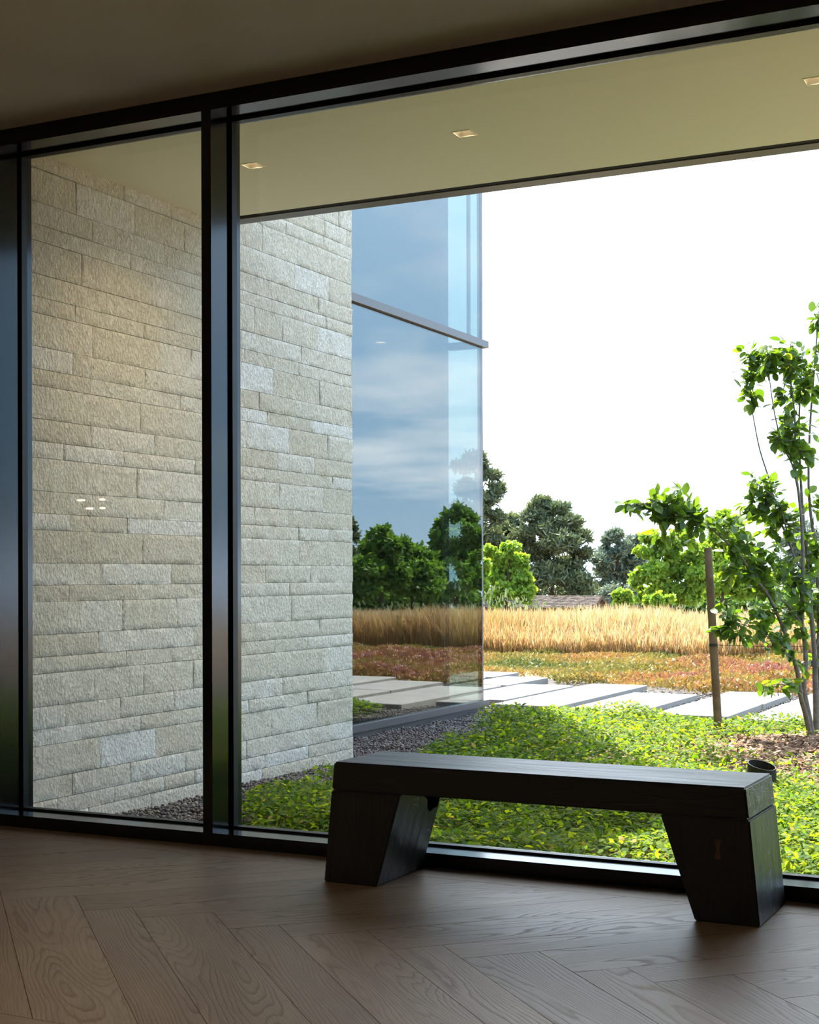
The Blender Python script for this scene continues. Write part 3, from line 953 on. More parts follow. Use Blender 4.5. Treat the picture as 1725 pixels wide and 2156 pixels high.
# paving slabs
walk = box('floor_walk', -7.6, 3.4, 11.45, 16.0, -0.24, -0.115, MAT['bed'])
tag(walk, 'garden walk of pale concrete slabs', 'walk', kind='structure')
SLABS = [(-5.06, -4.46, 11.90, 14.55), (-4.31, -3.68, 11.50, 13.62), (-3.51, -2.90, 11.62, 12.85), (-3.50, -2.89, 12.885, 14.12),
         (-5.72, -5.14, 12.32, 14.20), (-6.32, -5.80, 14.0, 15.2), (-6.35, -5.82, 12.6, 13.9), (-6.95, -6.42, 15.05, 15.85), (-6.98, -6.45, 13.3, 14.95),
         (-2.73, -2.12, 11.45, 13.1), (-2.72, -2.11, 13.14, 14.6), (-1.94, -1.33, 11.8, 13.0), (-1.94, -1.33, 13.04, 14.3),
         (-1.16, -0.55, 11.5, 12.9), (-1.16, -0.55, 12.94, 14.5), (-0.38, 0.23, 11.7, 13.2), (-0.38, 0.23, 13.24, 14.4), (0.40, 1.0, 11.5, 13.0), (0.40, 1.0, 13.04, 14.5)]
for x0, x1, y0, y1 in SLABS:
    box('paving_slab', x0, x1, y0, y1, -0.125, -0.05, MAT['paver'], walk, 0.006)


def on_slab(x, y, m=0.0):
    r = np.zeros(len(x), bool)
    for x0, x1, y0, y1 in SLABS:
        r |= (x > x0 - m) & (x < x1 + m) & (y > y0 - m) & (y < y1 + m)
    return r


# pebbles between the slabs
n = 26000
px = rng.uniform(-7.2, 1.2, n); py = rng.uniform(11.4, 15.9, n)
k = ~on_slab(px, py, -0.01) & (py < 14.4 + 0.3 * (px < -5.5) + 0.9 * (px < -6)) & (rng.random(n) < 0.9)
px, py = px[k], py[k]; n = len(px)
pos = np.stack([px, py, -0.112 + rng.random(n) * 0.015], -1)
sz = rng.uniform(0.015, 0.034, n)
v, f, at = scatter(ICO * np.array([1, 1, 0.5]), ICO_T, pos, rand_unit(n) * np.array([1, 1, .2]), np.tile((0., 0., 1.), (n, 1)), sz, sz * .8, {'rnd': rng.random(n)})
o = link_mesh('slab_joint_gravel', np_mesh('slab_joint_gravel', v, f, 3, MAT['pebble'], at))
tag(o, 'dark chippings between the pale paving slabs', 'gravel', kind='stuff')


# groundcover --------------------------------------------------------------
def mulch_zone(x, y):
    """bare mulch ring round the young tree, 0..1"""
    d = np.hypot((x + 1.95) / 0.75, (y - 9.55) / 1.05)
    return np.clip(1.35 - d, 0, 1)


def cover_height(x, y):
    h = (0.055 + 0.10 * value_noise(x, y, 1.3, 21) + 0.05 * value_noise(x, y, 4.0, 22)) * np.interp(y, [10.3, 11.3], [1, .55])
    for bx, by, r, hh in ((-3.95, 9.55, .45, .13), (-3.65, 9.1, .5, .09), (-3.50, 10.75, .28, .15), (-2.35, 10.95, .28, .15), (-3.0, 9.0, .5, .06), (-4.0, 10.9, .35, .06)):
        h = h + hh * np.exp(-((x - bx) ** 2 + (y - by) ** 2) / r ** 2)
    return h


def cover_ok(x, y):
    ok = (x > -4.3) & ~inside_gravel(x, y) & ~on_slab(x, y, 0.03)
    front = 11.45 + 0.12 * (value_noise(x, y, 4.0, 31) - .5)
    ok &= y < np.where(x > -4.25, front - 0.12, 11.25)
    return ok


def leaves_cover(n, y0, y1, ln0, ln1):
    x = rng.uniform(-4.9, 1.6, n); y = rng.uniform(y0, y1, n)
    # stay near the two sight wedges (the direct one and the mirrored one)
    dens = value_noise(x, y, 2.2, 41) * 0.6 + value_noise(x, y, 6.0, 42) * 0.4
    k = cover_ok(x, y) & (rng.random(n) < np.clip(2.3 * dens - 0.45, 0.06, 1)) & (rng.random(n) > 1.15 * mulch_zone(x, y))
    k &= (x < 0.25 * (y - 5) + 0.6)
    x, y = x[k], y[k]; n = len(x)
    h = cover_height(x, y)
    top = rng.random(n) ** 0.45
    z = -0.125 + h * top
    pos = np.stack([x, y, z], -1)
    d = rand_unit(n); d[:, 2] = np.abs(d[:, 2]) * 0.45 - 0.08
    nrm = rand_unit(n) * 0.55 + np.array([0, 0, 1.0])
    ln = rng.uniform(ln0, ln1, n)
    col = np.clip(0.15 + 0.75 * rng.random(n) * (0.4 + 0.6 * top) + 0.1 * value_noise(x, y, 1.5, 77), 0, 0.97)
    col[rng.random(n) < 0.01] = 1.0
    return pos, d, nrm, ln, col


parts = [leaves_cover(150000, 5.16, 8.3, 0.024, 0.042), leaves_cover(95000, 8.3, 11.75, 0.028, 0.048)]
pos, d, nrm, ln, col = [np.concatenate(q) for q in zip(*parts)]
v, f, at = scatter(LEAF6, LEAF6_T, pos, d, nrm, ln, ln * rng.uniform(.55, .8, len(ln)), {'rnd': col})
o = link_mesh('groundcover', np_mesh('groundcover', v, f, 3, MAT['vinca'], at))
tag(o, 'low glossy green groundcover between the window and the slab walk', 'groundcover', kind='stuff')
# runners standing up out of the carpet
n = 900
x = rng.uniform(-4.6, 0.6, n); y = rng.uniform(5.3, 11.5, n)
k = cover_ok(x, y) & (mulch_zone(x, y) < .3)
x, y = x[k], y[k]; n = len(x)
pos = np.stack([x, y, -0.12 + cover_height(x, y) * .6], -1)
d = rand_unit(n); d[:, 2] = np.abs(d[:, 2]) + .8
v, f, at = scatter(TRI3, TRI3_T, pos, d, rand_unit(n), rng.uniform(.06, .13, n), np.full(n, .004), {'rnd': rng.random(n) * .5 + .3})
o = link_mesh('groundcover_stems', np_mesh('groundcover_stems', v, f, 3, MAT['vinca'], at))
tag(o, 'thin upright runners of the green groundcover', 'groundcover', kind='stuff')

# bark mulch chips
n = 52000
x = rng.uniform(-4.6, 1.2, n); y = rng.uniform(5.2, 12.0, n)
k = (x > -4.2) & ~inside_gravel(x, y) & ~on_slab(x, y) & (rng.random(n) < 0.35 + 0.9 * mulch_zone(x, y)) & (x < 0.25 * (y - 5) + 0.6)
x, y = x[k], y[k]; n = len(x)
pos = np.stack([x, y, -0.115 + 0.09 * mulch_zone(x, y) + rng.random(n) * 0.03], -1)
d = rand_unit(n); d[:, 2] *= 0.25
v, f, at = scatter(np.array([(-.5, 0, 0), (.5, .05, 0), (.4, 1, .05), (-.4, .95, .0), (0, .5, .16)], float), np.array([(0, 1, 4), (1, 2, 4), (2, 3, 4), (3, 0, 4)]),
                   pos, d, rand_unit(n) * .4 + np.array([0, 0, 1.]), rng.uniform(.025, .075, n), rng.uniform(.006, .018, n), {'rnd': rng.random(n)})
o = link_mesh('bark_mulch', np_mesh('bark_mulch', v, f, 3, MAT['chips'], at))
tag(o, 'brown bark mulch under the young tree', 'mulch', kind='stuff')

# sedum beds beyond the slabs ------------------------------------------------
def in_views(x, y, m=1.0):
    """inside the direct sight wedge or the mirrored one, with a margin"""
    direct = (x > -0.425 * y - m) & (x < -0.19 * y + m + 0.6)
    mir = 2 * MIRROR_X - x
    refl = (mir > -0.545 * y - m) & (mir < -0.40 * y + m)
    return direct | refl


n = 380000
x = rng.uniform(-11, 6, n); y = rng.uniform(13.4, 20.6, n)
front = np.interp(x, [-9, -7, -6.2, -5.6, -4.9, -4.3, -3.6, -2.8, -1, 3], [16.6, 16.1, 15.9, 14.9, 14.75, 14.55, 14.05, 14.35, 14.65, 14.7])
red = np.clip((x + 5.6 + 0.35 * (y - 15)) / 1.6, 0, 1) * np.clip((18.9 + .25 * (x + 4) - y) / 0.8, 0, 1)
cl = value_noise(x, y, 1.7, 51)
k = (y > front + 0.15 * cl) & ~on_slab(x, y, .04) & in_views(x, y) & (rng.random(n) < 0.25 + 1.1 * np.clip(cl - .25 + .3 * red, 0, 1))
x, y, red, cl = x[k], y[k], red[k], cl[k]; n = len(x)
h = 0.03 + 0.13 * cl + 0.14 * red * value_noise(x, y, 2.5, 52)
top = rng.random(n) ** .5
pos = np.stack([x, y, -0.13 + h * top], -1)
patch = value_noise(x, y, 1.1, 53) + .35 * (value_noise(x, y, 4, 54) - .5)
col = (0.12 + 0.42 * patch + 0.22 * (rng.random(n) - .5)) * (1 - red) + red * (0.40 + 0.48 * patch * top + 0.45 * (rng.random(n) - .5))
d = rand_unit(n); d[:, 2] = np.abs(d[:, 2]) + .35
ln = rng.uniform(.022, .05, n)
v, f, at = scatter(QUAD4, QUAD4_T, pos, d, rand_unit(n), ln, ln * .55, {'rnd': np.clip(col, 0.02, 1)})
o = link_mesh('sedum', np_mesh('sedum', v, f, 3, MAT['sedum'], at))
tag(o, 'low green, orange and red sedum in front of the tall dry grass', 'sedum', kind='stuff')

# tall dry grass -------------------------------------------------------------
def grass_blades(n, y0, y1, h0, h1, w, power=1.0):
    y = y0 + (y1 - y0) * rng.random(n) ** power
    x = rng.uniform(-28, 22, n)
    k = in_views(x, y, 1.5)
    return x[k], y[k], rng.uniform(h0, h1, k.sum()), np.full(k.sum(), w)


sets = [grass_blades(230000, 19.9, 22.5, .38, .76, .0075, 1.3), grass_blades(150000, 22.0, 30, .45, .78, .014), grass_blades(90000, 30, 42, .5, .80, .028)]
x, y, h, wd = [np.concatenate(q) for q in zip(*sets)]
n = len(x)
edge = 20.0 + 0.5 * (value_noise(x, y * 0, 0.7, 61) - .5) + 0.14 * np.clip(x + 6, -4, 6)
k = y > edge
x, y, h, wd = x[k], y[k], h[k], wd[k]; n = len(x)
tuft = value_noise(x, y, 0.9, 62)
h = h * (0.75 + .4 * tuft) * np.clip(.65 + (y - 20) * .5, .65, 1)
pos = np.stack([x, y, terrain_z(y) - .02], -1)
d = rand_unit(n) * 0.30 + np.array([0, 0, 1.]); d[rng.random(n) < .06] += rand_unit(1)[0] * .8
GR = np.array([(-.5, 0, 0), (.5, 0, 0), (.55, .55, .03), (-.55, .55, .03), (1.0, .78, .08), (-.9, .78, .08), (.0, 1, .16)], float)
GR_T = np.array([(0, 1, 2), (0, 2, 3), (3, 2, 4), (3, 4, 5), (5, 4, 6)])
base = np.clip(.38 + .5 * (value_noise(x, y, .55, 63) - .5) + .65 * (rng.random(n) - .5), 0, .85)
v, f, at = scatter(GR, GR_T, pos, d, rand_unit(n), h, wd * rng.uniform(.6, 1.3, n), {'rnd': base})
frac = np.tile(np.array([0, 0, .5, .5, .9, .9, 1.0]), n)
at['rnd'] = np.clip(at['rnd'] * (.75 + .1 * frac) + .38 * frac ** 1.5, 0, .94)
green = np.repeat(rng.random(n) < .04, len(GR))
at['rnd'][green] = 1.0
o = link_mesh('dry_grass', np_mesh('dry_grass', v, f, 3, MAT['grass'], at))
tag(o, 'tall golden dry grass of the meadow', 'grass', kind='stuff')

# grey-green weeds along the far rim of the meadow
n = 60000
x = rng.uniform(-30, 26, n); y = rng.uniform(34, 46, n)
den = value_noise(x, y * .3, .33, 71)
k = in_views(x, y, 3) & (rng.random(n) < np.clip((den - .35) * 2.2, 0, 1))
x, y, den = x[k], y[k], den[k]; n = len(x)
hh = rng.random(n) * (0.75 + 0.85 * np.clip(den - .4, 0, 1) * value_noise(x, y, 1.2, 72) * 2)
pos = np.stack([x, y, terrain_z(y) + .15 + hh], -1)
d = rand_unit(n) * .5 + np.array([0, 0, .9])
ln = rng.uniform(.06, .15, n)
v, f, at = scatter(QUAD4, QUAD4_T, pos, d, rand_unit(n), ln, ln * .4, {'rnd': rng.random(n)})
o = link_mesh('meadow_weeds', np_mesh('meadow_weeds', v, f, 3, MAT['sage'], at))
tag(o, 'grey-green weeds along the far rim of the dry grass', 'weeds', kind='stuff')

# =================================================================== FAR TREES, SHED, HILLS
def far_tree(name, label, cx, depth, blobs, mat, nleaf, leaf, trunk_px, refl=False, aspect=.6, needle=False, cat='tree', group='trees beyond the meadow', dj=0.5, barkmat=None):
    """blobs = [(x, y, rx, ry)] in photograph pixels at the given distance"""
    s = depth / F_PX
    fix = mirrored if refl else (lambda p: p)
    basep = fix(at_depth(cx, HORIZON, depth))
    bz = float(terrain_z(basep.y)) - .05
    t = empty(name, (basep.x, basep.y, bz))
    tag(t, label, cat, group)
    org = np.array((basep.x, basep.y, bz))
    area = np.array([b[2] * b[3] for b in blobs], float)
    P, R = [], []
    tips = []
    for b, a in zip(blobs, area / area.sum()):
        c = fix(at_depth(b[0] + random.uniform(-2, 2), b[1], depth + random.uniform(-1, 1) * dj * b[2] * s * 1.5))
        tips.append(c)
        m = max(20, int(nleaf * a))
        # sub-clumps make the outline lumpy
        ns = max(7, int(b[2] * b[3] / 32))
        sc = rand_unit(ns) * (rng.random((ns, 1)) ** .4) * .82
        pick = rng.integers(0, ns, m)
        q = sc[pick] + rand_unit(m) * (rng.random((m, 1)) ** .5) * rng.uniform(.15, .46, (m, 1))
        rad = np.array((b[2] * s, b[2] * s, b[3] * s))
        P.append(np.array(c) + q * rad)
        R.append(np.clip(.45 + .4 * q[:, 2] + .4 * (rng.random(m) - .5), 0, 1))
    P = np.concatenate(P) - org
    R = np.concatenate(R)
    n = len(P)
    if needle:
        d = rand_unit(n) * .8 + np.array([0, 0, .35])
    else:
        d = rand_unit(n) + np.array([0, 0, -.3])
    ln = leaf * rng.uniform(.6, 1.3, n)
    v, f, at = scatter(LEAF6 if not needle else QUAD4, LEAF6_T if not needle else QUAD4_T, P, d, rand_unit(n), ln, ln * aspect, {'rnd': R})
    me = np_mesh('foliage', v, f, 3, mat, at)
    fo = link_mesh('foliage', me, None, t)
    bm = bmesh.new()
    topp = max(tips, key=lambda c: c.z)
    r0 = trunk_px * s / 2
    o3 = Vector(org)
    path = [Vector((0, 0, 0)), (Vector((basep.x, basep.y, 0)) * .6 + Vector((topp.x, topp.y, 0)) * .4 - Vector((org[0], org[1], 0))) + Vector((0, 0, (topp.z - bz) * .5)), topp - o3]
    tube_mesh(bm, path, [r0, r0 * .7, r0 * .2], 6)
    for c in tips[:14]:
        h = max(0.25, min(.9, (c.z - bz) / (topp.z - bz) - .15))
        st = path[0].lerp(path[1], h * 2) if h < .5 else path[1].lerp(path[2], h * 2 - 1)
        tube_mesh(bm, [st, (st + c - o3) / 2 + Vector((0, 0, -.1)), c - o3], [r0 * .35, r0 * .25, r0 * .1], 5)
    bm_obj('trunk', bm, barkmat or MAT['darkbark'], t)
    return t


PINE = dict(mat=MAT['pine'], needle=True, aspect=.30)
far_tree('pine_tree', 'tallest pine, right behind the corner of the glass bay', 1003, 108,
         [(1000, 968, 30, 20), (975, 985, 24, 18), (1030, 1000, 26, 18), (1048, 1035, 20, 16), (1020, 1050, 34, 20), (985, 1030, 30, 22), (1000, 1085, 40, 22), (1045, 1090, 22, 16), (970, 1080, 30, 22), (1010, 1130, 45, 25), (975, 1160, 40, 30), (1040, 1140, 30, 22), (1010, 1200, 50, 35)], nleaf=20000, leaf=.40, trunk_px=9, **PINE)
far_tree('pine_tree', 'broad dark pine above the shed roof', 1170, 112,
         [(1145, 1062, 28, 16), (1175, 1075, 30, 20), (1125, 1085, 34, 20), (1200, 1100, 28, 18), (1150, 1110, 44, 24), (1215, 1130, 28, 18), (1110, 1125, 32, 22), (1180, 1145, 50, 26), (1225, 1165, 26, 16), (1135, 1165, 46, 28), (1200, 1195, 46, 26), (1150, 1215, 60, 30), (1215, 1230, 36, 26)], nleaf=26000, leaf=.40, trunk_px=9, **PINE)
far_tree('pine_tree', 'lower dark pine between the tallest pine and the broad pine', 1075, 116,
         [(1080, 1100, 26, 16), (1060, 1125, 32, 22), (1095, 1140, 34, 22), (1065, 1170, 44, 30), (1085, 1215, 50, 36)], nleaf=12000, leaf=.42, trunk_px=8, **PINE)
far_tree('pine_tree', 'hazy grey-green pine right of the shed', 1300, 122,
         [(1300, 1128, 22, 12), (1275, 1140, 20, 12), (1330, 1140, 22, 14), (1300, 1160, 40, 22), (1270, 1185, 30, 22), (1335, 1180, 34, 24), (1300, 1210, 52, 30), (1280, 1245, 50, 26)], mat=MAT['hazed_leaf'], needle=True, aspect=.35, nleaf=15000, leaf=.38, trunk_px=7)
COTT = dict(mat=MAT['cotton'], leaf=.145, aspect=.95)
far_tree('cottonwood_tree', 'small bright green cottonwood left of the shed', 1064, 48,
         [(1075, 1152, 22, 16), (1050, 1170, 26, 20), (1095, 1180, 24, 20), (1065, 1195, 34, 22), (1100, 1215, 26, 20), (1045, 1220, 26, 20), (1075, 1240, 36, 20), (1115, 1250, 18, 22), (1050, 1260, 20, 20), (1030, 1160, 14, 14)], nleaf=9000, trunk_px=12, **COTT)
far_tree('cottonwood_tree', 'bright green sapling at the foot of the glass bay corner', 1012, 46,
         [(1018, 1190, 14, 22), (1005, 1220, 18, 20), (1022, 1250, 14, 24), (1000, 1180, 16, 18)], nleaf=3000, trunk_px=6, **COTT)
far_tree('cottonwood_tree', 'large sunlit yellow-green cottonwood left of the tree stake', 1425, 50,
         [(1375, 1130, 26, 16), (1360, 1165, 26, 20), (1400, 1155, 34, 24), (1440, 1130, 30, 22), (1345, 1215, 22, 26), (1380, 1205, 36, 26), (1425, 1195, 44, 30), (1465, 1165, 34, 28), (1470, 1215, 34, 30), (1400, 1245, 44, 24), (1450, 1250, 40, 24), (1360, 1250, 22, 20)], nleaf=20000, trunk_px=10, **COTT)
far_tree('cottonwood_tree', 'green cottonwood rising behind the tree stake', 1520, 55,
         [(1525, 1085, 20, 14), (1505, 1100, 24, 18), (1545, 1105, 26, 20), (1520, 1135, 40, 22), (1555, 1155, 34, 24), (1500, 1170, 30, 26), (1540, 1195, 46, 28), (1580, 1185, 30, 24), (1510, 1235, 40, 26), (1570, 1235, 46, 28), (1610, 1225, 34, 24)], nleaf=17000, trunk_px=9, **COTT)
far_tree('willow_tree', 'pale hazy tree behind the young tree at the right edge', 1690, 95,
         [(1680, 1110, 30, 18), (1710, 1130, 34, 22), (1655, 1145, 28, 20), (1690, 1165, 46, 26), (1730, 1180, 40, 28), (1660, 1200, 44, 26), (1710, 1225, 54, 30), (1640, 1240, 34, 22)], mat=MAT['hazed_leaf'], leaf=.26, aspect=.5, nleaf=9000, trunk_px=7)
far_tree('broadleaf_bush', 'rounded green bush right of the shed', 1312, 60,
         [(1304, 1250, 16, 11), (1322, 1256, 20, 14), (1300, 1268, 18, 12)], mat=MAT['cotton'], leaf=.16, aspect=.7, nleaf=1500, trunk_px=4, cat='bush')
far_tree('broadleaf_bush', 'bright green bush below the sunlit cottonwood', 1385, 46,
         [(1385, 1258, 22, 14), (1410, 1262, 20, 12), (1365, 1266, 16, 12)], mat=MAT['cotton'], leaf=.14, aspect=.9, nleaf=1300, trunk_px=4, cat='bush')
HEDGE = [('dark thicket under the tallest pine', 1010, 118, [(1000, 1245, 40, 40), (1040, 1260, 40, 36), (965, 1250, 36, 36)], 'pine'),
         ('dark thicket behind the shed roof', 1160, 118, [(1120, 1248, 44, 32), (1170, 1250, 46, 30), (1215, 1250, 44, 32), (1255, 1255, 34, 32)], 'pine'),
         ('grey-green thicket right of the shed', 1310, 112, [(1285, 1260, 36, 34), (1330, 1260, 40, 34), (1365, 1268, 36, 30)], 'hazed_leaf'),
         ('green thicket behind the tree stake', 1470, 72, [(1420, 1272, 44, 28), (1470, 1272, 46, 30), (1525, 1272, 46, 30), (1575, 1272, 46, 30)], 'broad'),
         ('green thicket behind the young tree', 1680, 80, [(1630, 1268, 46, 32), (1680, 1268, 48, 34), (1735, 1266, 48, 36)], 'broad')]
for lab, hx, hd, hb, hm in HEDGE:
    far_tree('thicket', lab, hx, hd, hb, MAT[hm], 6000, .28, 4, aspect=.6, cat='thicket', group='thickets beyond the meadow')
# trees to the right, seen in the bay's glass
BR = dict(mat=MAT['broad'], refl=True, group='trees mirrored in the glass bay')
far_tree('broadleaf_tree', 'dense green tree mirrored at the left of the glass bay', 805, 58,
         [(805, 1122, 22, 18), (790, 1140, 24, 18), (825, 1145, 24, 18), (775, 1155, 24, 18), (805, 1165, 40, 24), (770, 1195, 40, 30), (820, 1205, 46, 34), (760, 1235, 40, 30)], nleaf=9000, leaf=.26, aspect=.6, trunk_px=9, **BR)
far_tree('broadleaf_tree', 'wide dark green tree mirrored in the middle of the glass bay', 875, 60,
         [(850, 1150, 24, 20), (872, 1160, 26, 18), (895, 1172, 28, 18), (845, 1180, 34, 24), (885, 1200, 42, 28), (915, 1210, 28, 26), (855, 1225, 48, 30), (900, 1240, 44, 24)], nleaf=9000, leaf=.26, aspect=.6, trunk_px=9, **BR)
far_tree('broadleaf_tree', 'tall dark green tree mirrored at the right of the glass bay', 960, 64,
         [(972, 1068, 14, 14), (950, 1085, 18, 14), (985, 1088, 20, 16), (935, 1105, 20, 14), (965, 1115, 34, 20), (920, 1135, 20, 16), (995, 1130, 24, 24), (945, 1145, 34, 24), (980, 1165, 40, 28), (925, 1180, 30, 26), (955, 1205, 46, 30), (995, 1215, 30, 30), (940, 1235, 36, 24)], nleaf=17000, leaf=.28, aspect=.6, trunk_px=9, **BR)
far_tree('pine_tree', 'slim pine mirrored beside the edge of the stone wall', 738, 75,
         [(738, 1110, 12, 14), (742, 1130, 10, 10), (736, 1165, 16, 20), (735, 1200, 24, 30), (745, 1225, 20, 24)], nleaf=4000, leaf=.30, trunk_px=5, needle=True, aspect=.3, mat=MAT['pine'], refl=True, group='trees mirrored in the glass bay')

for lab, hx, hb in (('dark thicket mirrored in the glass bay beside the stone wall', 790, [(755, 1260, 40, 34), (800, 1265, 44, 32), (845, 1265, 40, 32)]),
                    ('dark thicket mirrored in the glass bay near its corner', 930, [(885, 1265, 44, 32), (930, 1262, 44, 34), (980, 1262, 48, 34)])):
    far_tree('thicket', lab, hx, 72, hb, MAT['broad'], 6000, .28, 4, refl=True, aspect=.6, cat='thicket', group='thickets mirrored in the glass bay')
# shed
SD = 100.0
rid = at_depth(1268, 1255, SD)
eav = at_depth(1247, 1281, SD - 1.6)
shed = empty('shed', (rid.x - 4, rid.y, float(terrain_z(rid.y))))
tag(shed, 'low shed with a weathered shingle roof at the far end of the meadow', 'shed')
ox, oy, oz = shed.location
half = 1.75
drop = rid.z - eav.z
L0, L1 = rid.x - 8.5, rid.x
bm = bmesh.new()
ncs = 11
for side in (-1, 1):
    for i in range(ncs):
        t0, t1 = i / ncs, (i + 1.15) / ncs
        y0, y1 = rid.y + side * half * t0, rid.y + side * half * t1
        z0, z1 = rid.z - drop * t0, rid.z - drop * t1 + .015
        xx = L0
        while xx < L1 - .02:
            x2 = min(xx + random.uniform(.16, .34), L1)
            dz = random.uniform(0, .025)
            v = [bm.verts.new(Vector(p) - Vector((ox, oy, oz))) for p in ((xx, y0, z0 + .02), (x2 - .012, y0, z0 + .02), (x2 - .012, y1, z1 + .05 + dz), (xx, y1, z1 + .05 + dz), (xx, y1, z1 + dz), (x2 - .012, y1, z1 + dz))]
            bm.faces.new((v[0], v[1], v[2], v[3]))
            bm.faces.new((v[3], v[2], v[5], v[4]))
            xx = x2
bm_obj('shingle_roof', bm, MAT['shingle'], shed)['kind'] = 'stuff'
bm = bmesh.new()
add_box(bm, L0 + .3 - ox, L1 - .35 - ox, rid.y - half + .35 - oy, rid.y + half - .35 - oy, 0, rid.z - drop - oz + .02)
bm_obj('wall', bm, MAT['shedwall'], shed)
for side in (-1, 1):
    bm = bmesh.new()
    a = Vector((L1 - ox, rid.y - oy, rid.z - oz)); b = Vector((L1 - ox, rid.y + side * half - oy, rid.z - drop - oz))
    vv = [bm.verts.new(q) for q in (a + Vector((0.02, 0, .05)), b + Vector((.02, 0, .05)), b + Vector((.02, 0, -.16)), a + Vector((.02, 0, -.2)))]
    ww = [bm.verts.new(q.co + Vector((-.06, 0, 0))) for q in vv]
    bm.faces.new(vv); bm.faces.new(ww[::-1])
    for i in range(4): bm.faces.new((vv[i], ww[i], ww[(i + 1) % 4], vv[(i + 1) % 4]))
    bm_obj('rake_board', bm, MAT['shedwall'], shed)
bm = bmesh.new()
g = [bm.verts.new(Vector(q) - Vector((ox, oy, oz))) for q in ((L1 - .3, rid.y - half + .3, rid.z - drop + .1), (L1 - .3, rid.y + half - .3, rid.z - drop + .1), (L1 - .3, rid.y, rid.z - .12))]
bm.faces.new(g)
bm_obj('gable', bm, MAT['shedwall'], shed)

# distant hills
n = 90
ang = np.linspace(math.radians(-60), math.radians(75), n)
R0 = 2600.0
hz = EYE + R0 * (0.010 + 0.013 * value_noise(np.arange(n) * .11, np.zeros(n), 1.0, 5) + .004 * value_noise(np.arange(n) * .5, np.zeros(n), 1.0, 6))
vt = [(R0 * math.sin(a), R0 * math.cos(a), -60) for a in ang] + [(R0 * 1.06 * math.sin(a), R0 * 1.06 * math.cos(a), h) for a, h in zip(ang, hz)]
fa = np.array([(i, i + 1, n + i + 1, n + i) for i in range(n - 1)]).ravel()
o = link_mesh('distant_hills', np_mesh('distant_hills', np.array(vt), fa, 4, MAT['hill']))
tag(o, 'line of distant hills in a haze-blue colour', 'hills', kind='structure')

# =================================================================== YOUNG TREE
TD = 10.28
tb = at_depth(1714, 1565, TD)
tree = empty('serviceberry_tree', (tb.x, tb.y, -0.12))
tag(tree, 'young multi-stemmed tree with oval leaves at the right edge', 'tree')
TO = Vector((tb.x, tb.y, -0.12))


def tp(x, y, dd=0.0): return at_depth(x, y, TD + dd) - TO


STEMS = [
    ([(1712, 1580, 0), (1697, 1505, -.04), (1687, 1470, -.07), (1680, 1416, -.1), (1666, 1372, -.13), (1654, 1335, -.16), (1636, 1290, -.2), (1611, 1243, -.25), (1591, 1219, -.3), (1561, 1173, -.35), (1539, 1150, -.4), (1513, 1126, -.45), (1491, 1108, -.5), (1450, 1082, -.52), (1400, 1066, -.55), (1345, 1060, -.55)], .021, .003),
    ([(1716, 1580, .02), (1704, 1510, .02), (1693, 1450, 0), (1697, 1400, 0), (1695, 1353, 0), (1689, 1315, 0), (1689, 1250, 0), (1691, 1186, 0), (1689, 1111, 0), (1682, 1037, 0), (1676, 1000, 0), (1675, 957, 0), (1674, 874, 0), (1666, 807, 0), (1664, 750, 0), (1666, 722, 0)], .024, .003),
    ([(1689, 1315, 0), (1654, 1269, -.1), (1617, 1245, -.2), (1580, 1210, -.15), (1555, 1190, -.1)], .011, .003),
    ([(1691, 1200, 0), (1676, 1180, .05), (1654, 1121, .12), (1636, 1082, .15), (1624, 1024, .18), (1617, 1000, .2), (1600, 946, .22), (1589, 891, .22), (1584, 857, .2), (1581, 790, .2), (1586, 750, .2)], .010, .002),
    ([(1682, 1037, 0), (1669, 979, -.04), (1647, 937, -.07), (1637, 896, -.08), (1629, 857, -.1), (1622, 807, -.1), (1617, 757, -.1), (1615, 728, -.1)], .008, .002),
    ([(1719, 1580, .1), (1719, 1486, .12), (1717, 1428, .12), (1715, 1370, .14), (1706, 1260, .15), (1699, 1160, .16), (1693, 1104, .16), (1686, 1000, .15), (1683, 900, .12), (1686, 820, .1), (1690, 750, .1)], .027, .003),
    ([(1721, 1585, .15), (1726, 1450, .2), (1724, 1300, .22), (1719, 1160, .24), (1710, 1104, .25), (1703, 1020, .24), (1706, 900, .22), (1715, 780, .2), (1722, 690, .2), (1724, 655, .2)], .020, .003),
    ([(1697, 1400, 0), (1660, 1380, -.2), (1622, 1345, -.3), (1590, 1325, -.35), (1555, 1312, -.4), (1520, 1305, -.4)], .008, .002),
    ([(1690, 1455, -.05), (1665, 1448, -.2), (1640, 1440, -.3), (1612, 1448, -.35)], .006, .002),
    ([(1715, 1370, .14), (1740, 1290, .2), (1765, 1180, .2), (1775, 1050, .2), (1780, 900, .2)], .013, .003),
    ([(1600, 1232, -.27), (1585, 1190, -.2), (1575, 1150, -.15), (1565, 1115, -.1)], .006, .002),
    ([(1660, 1130, .1), (1650, 1090, 0), (1640, 1060, -.05), (1610, 1030, -.1), (1590, 1015, -.12)], .006, .002),
]
stem_paths = []
for pts, r0, r1 in STEMS:
    pth = smooth_path([tp(*p) for p in pts], 3)
    stem_paths.append(pth)
    m = len(pth)
    bm = bmesh.new()
    tube_mesh(bm, pth, [r0 + (r1 - r0) * (i / (m - 1)) ** .8 for i in range(m)], 8)
    bm_obj('stem', bm, MAT['bark'], tree, smooth=True)

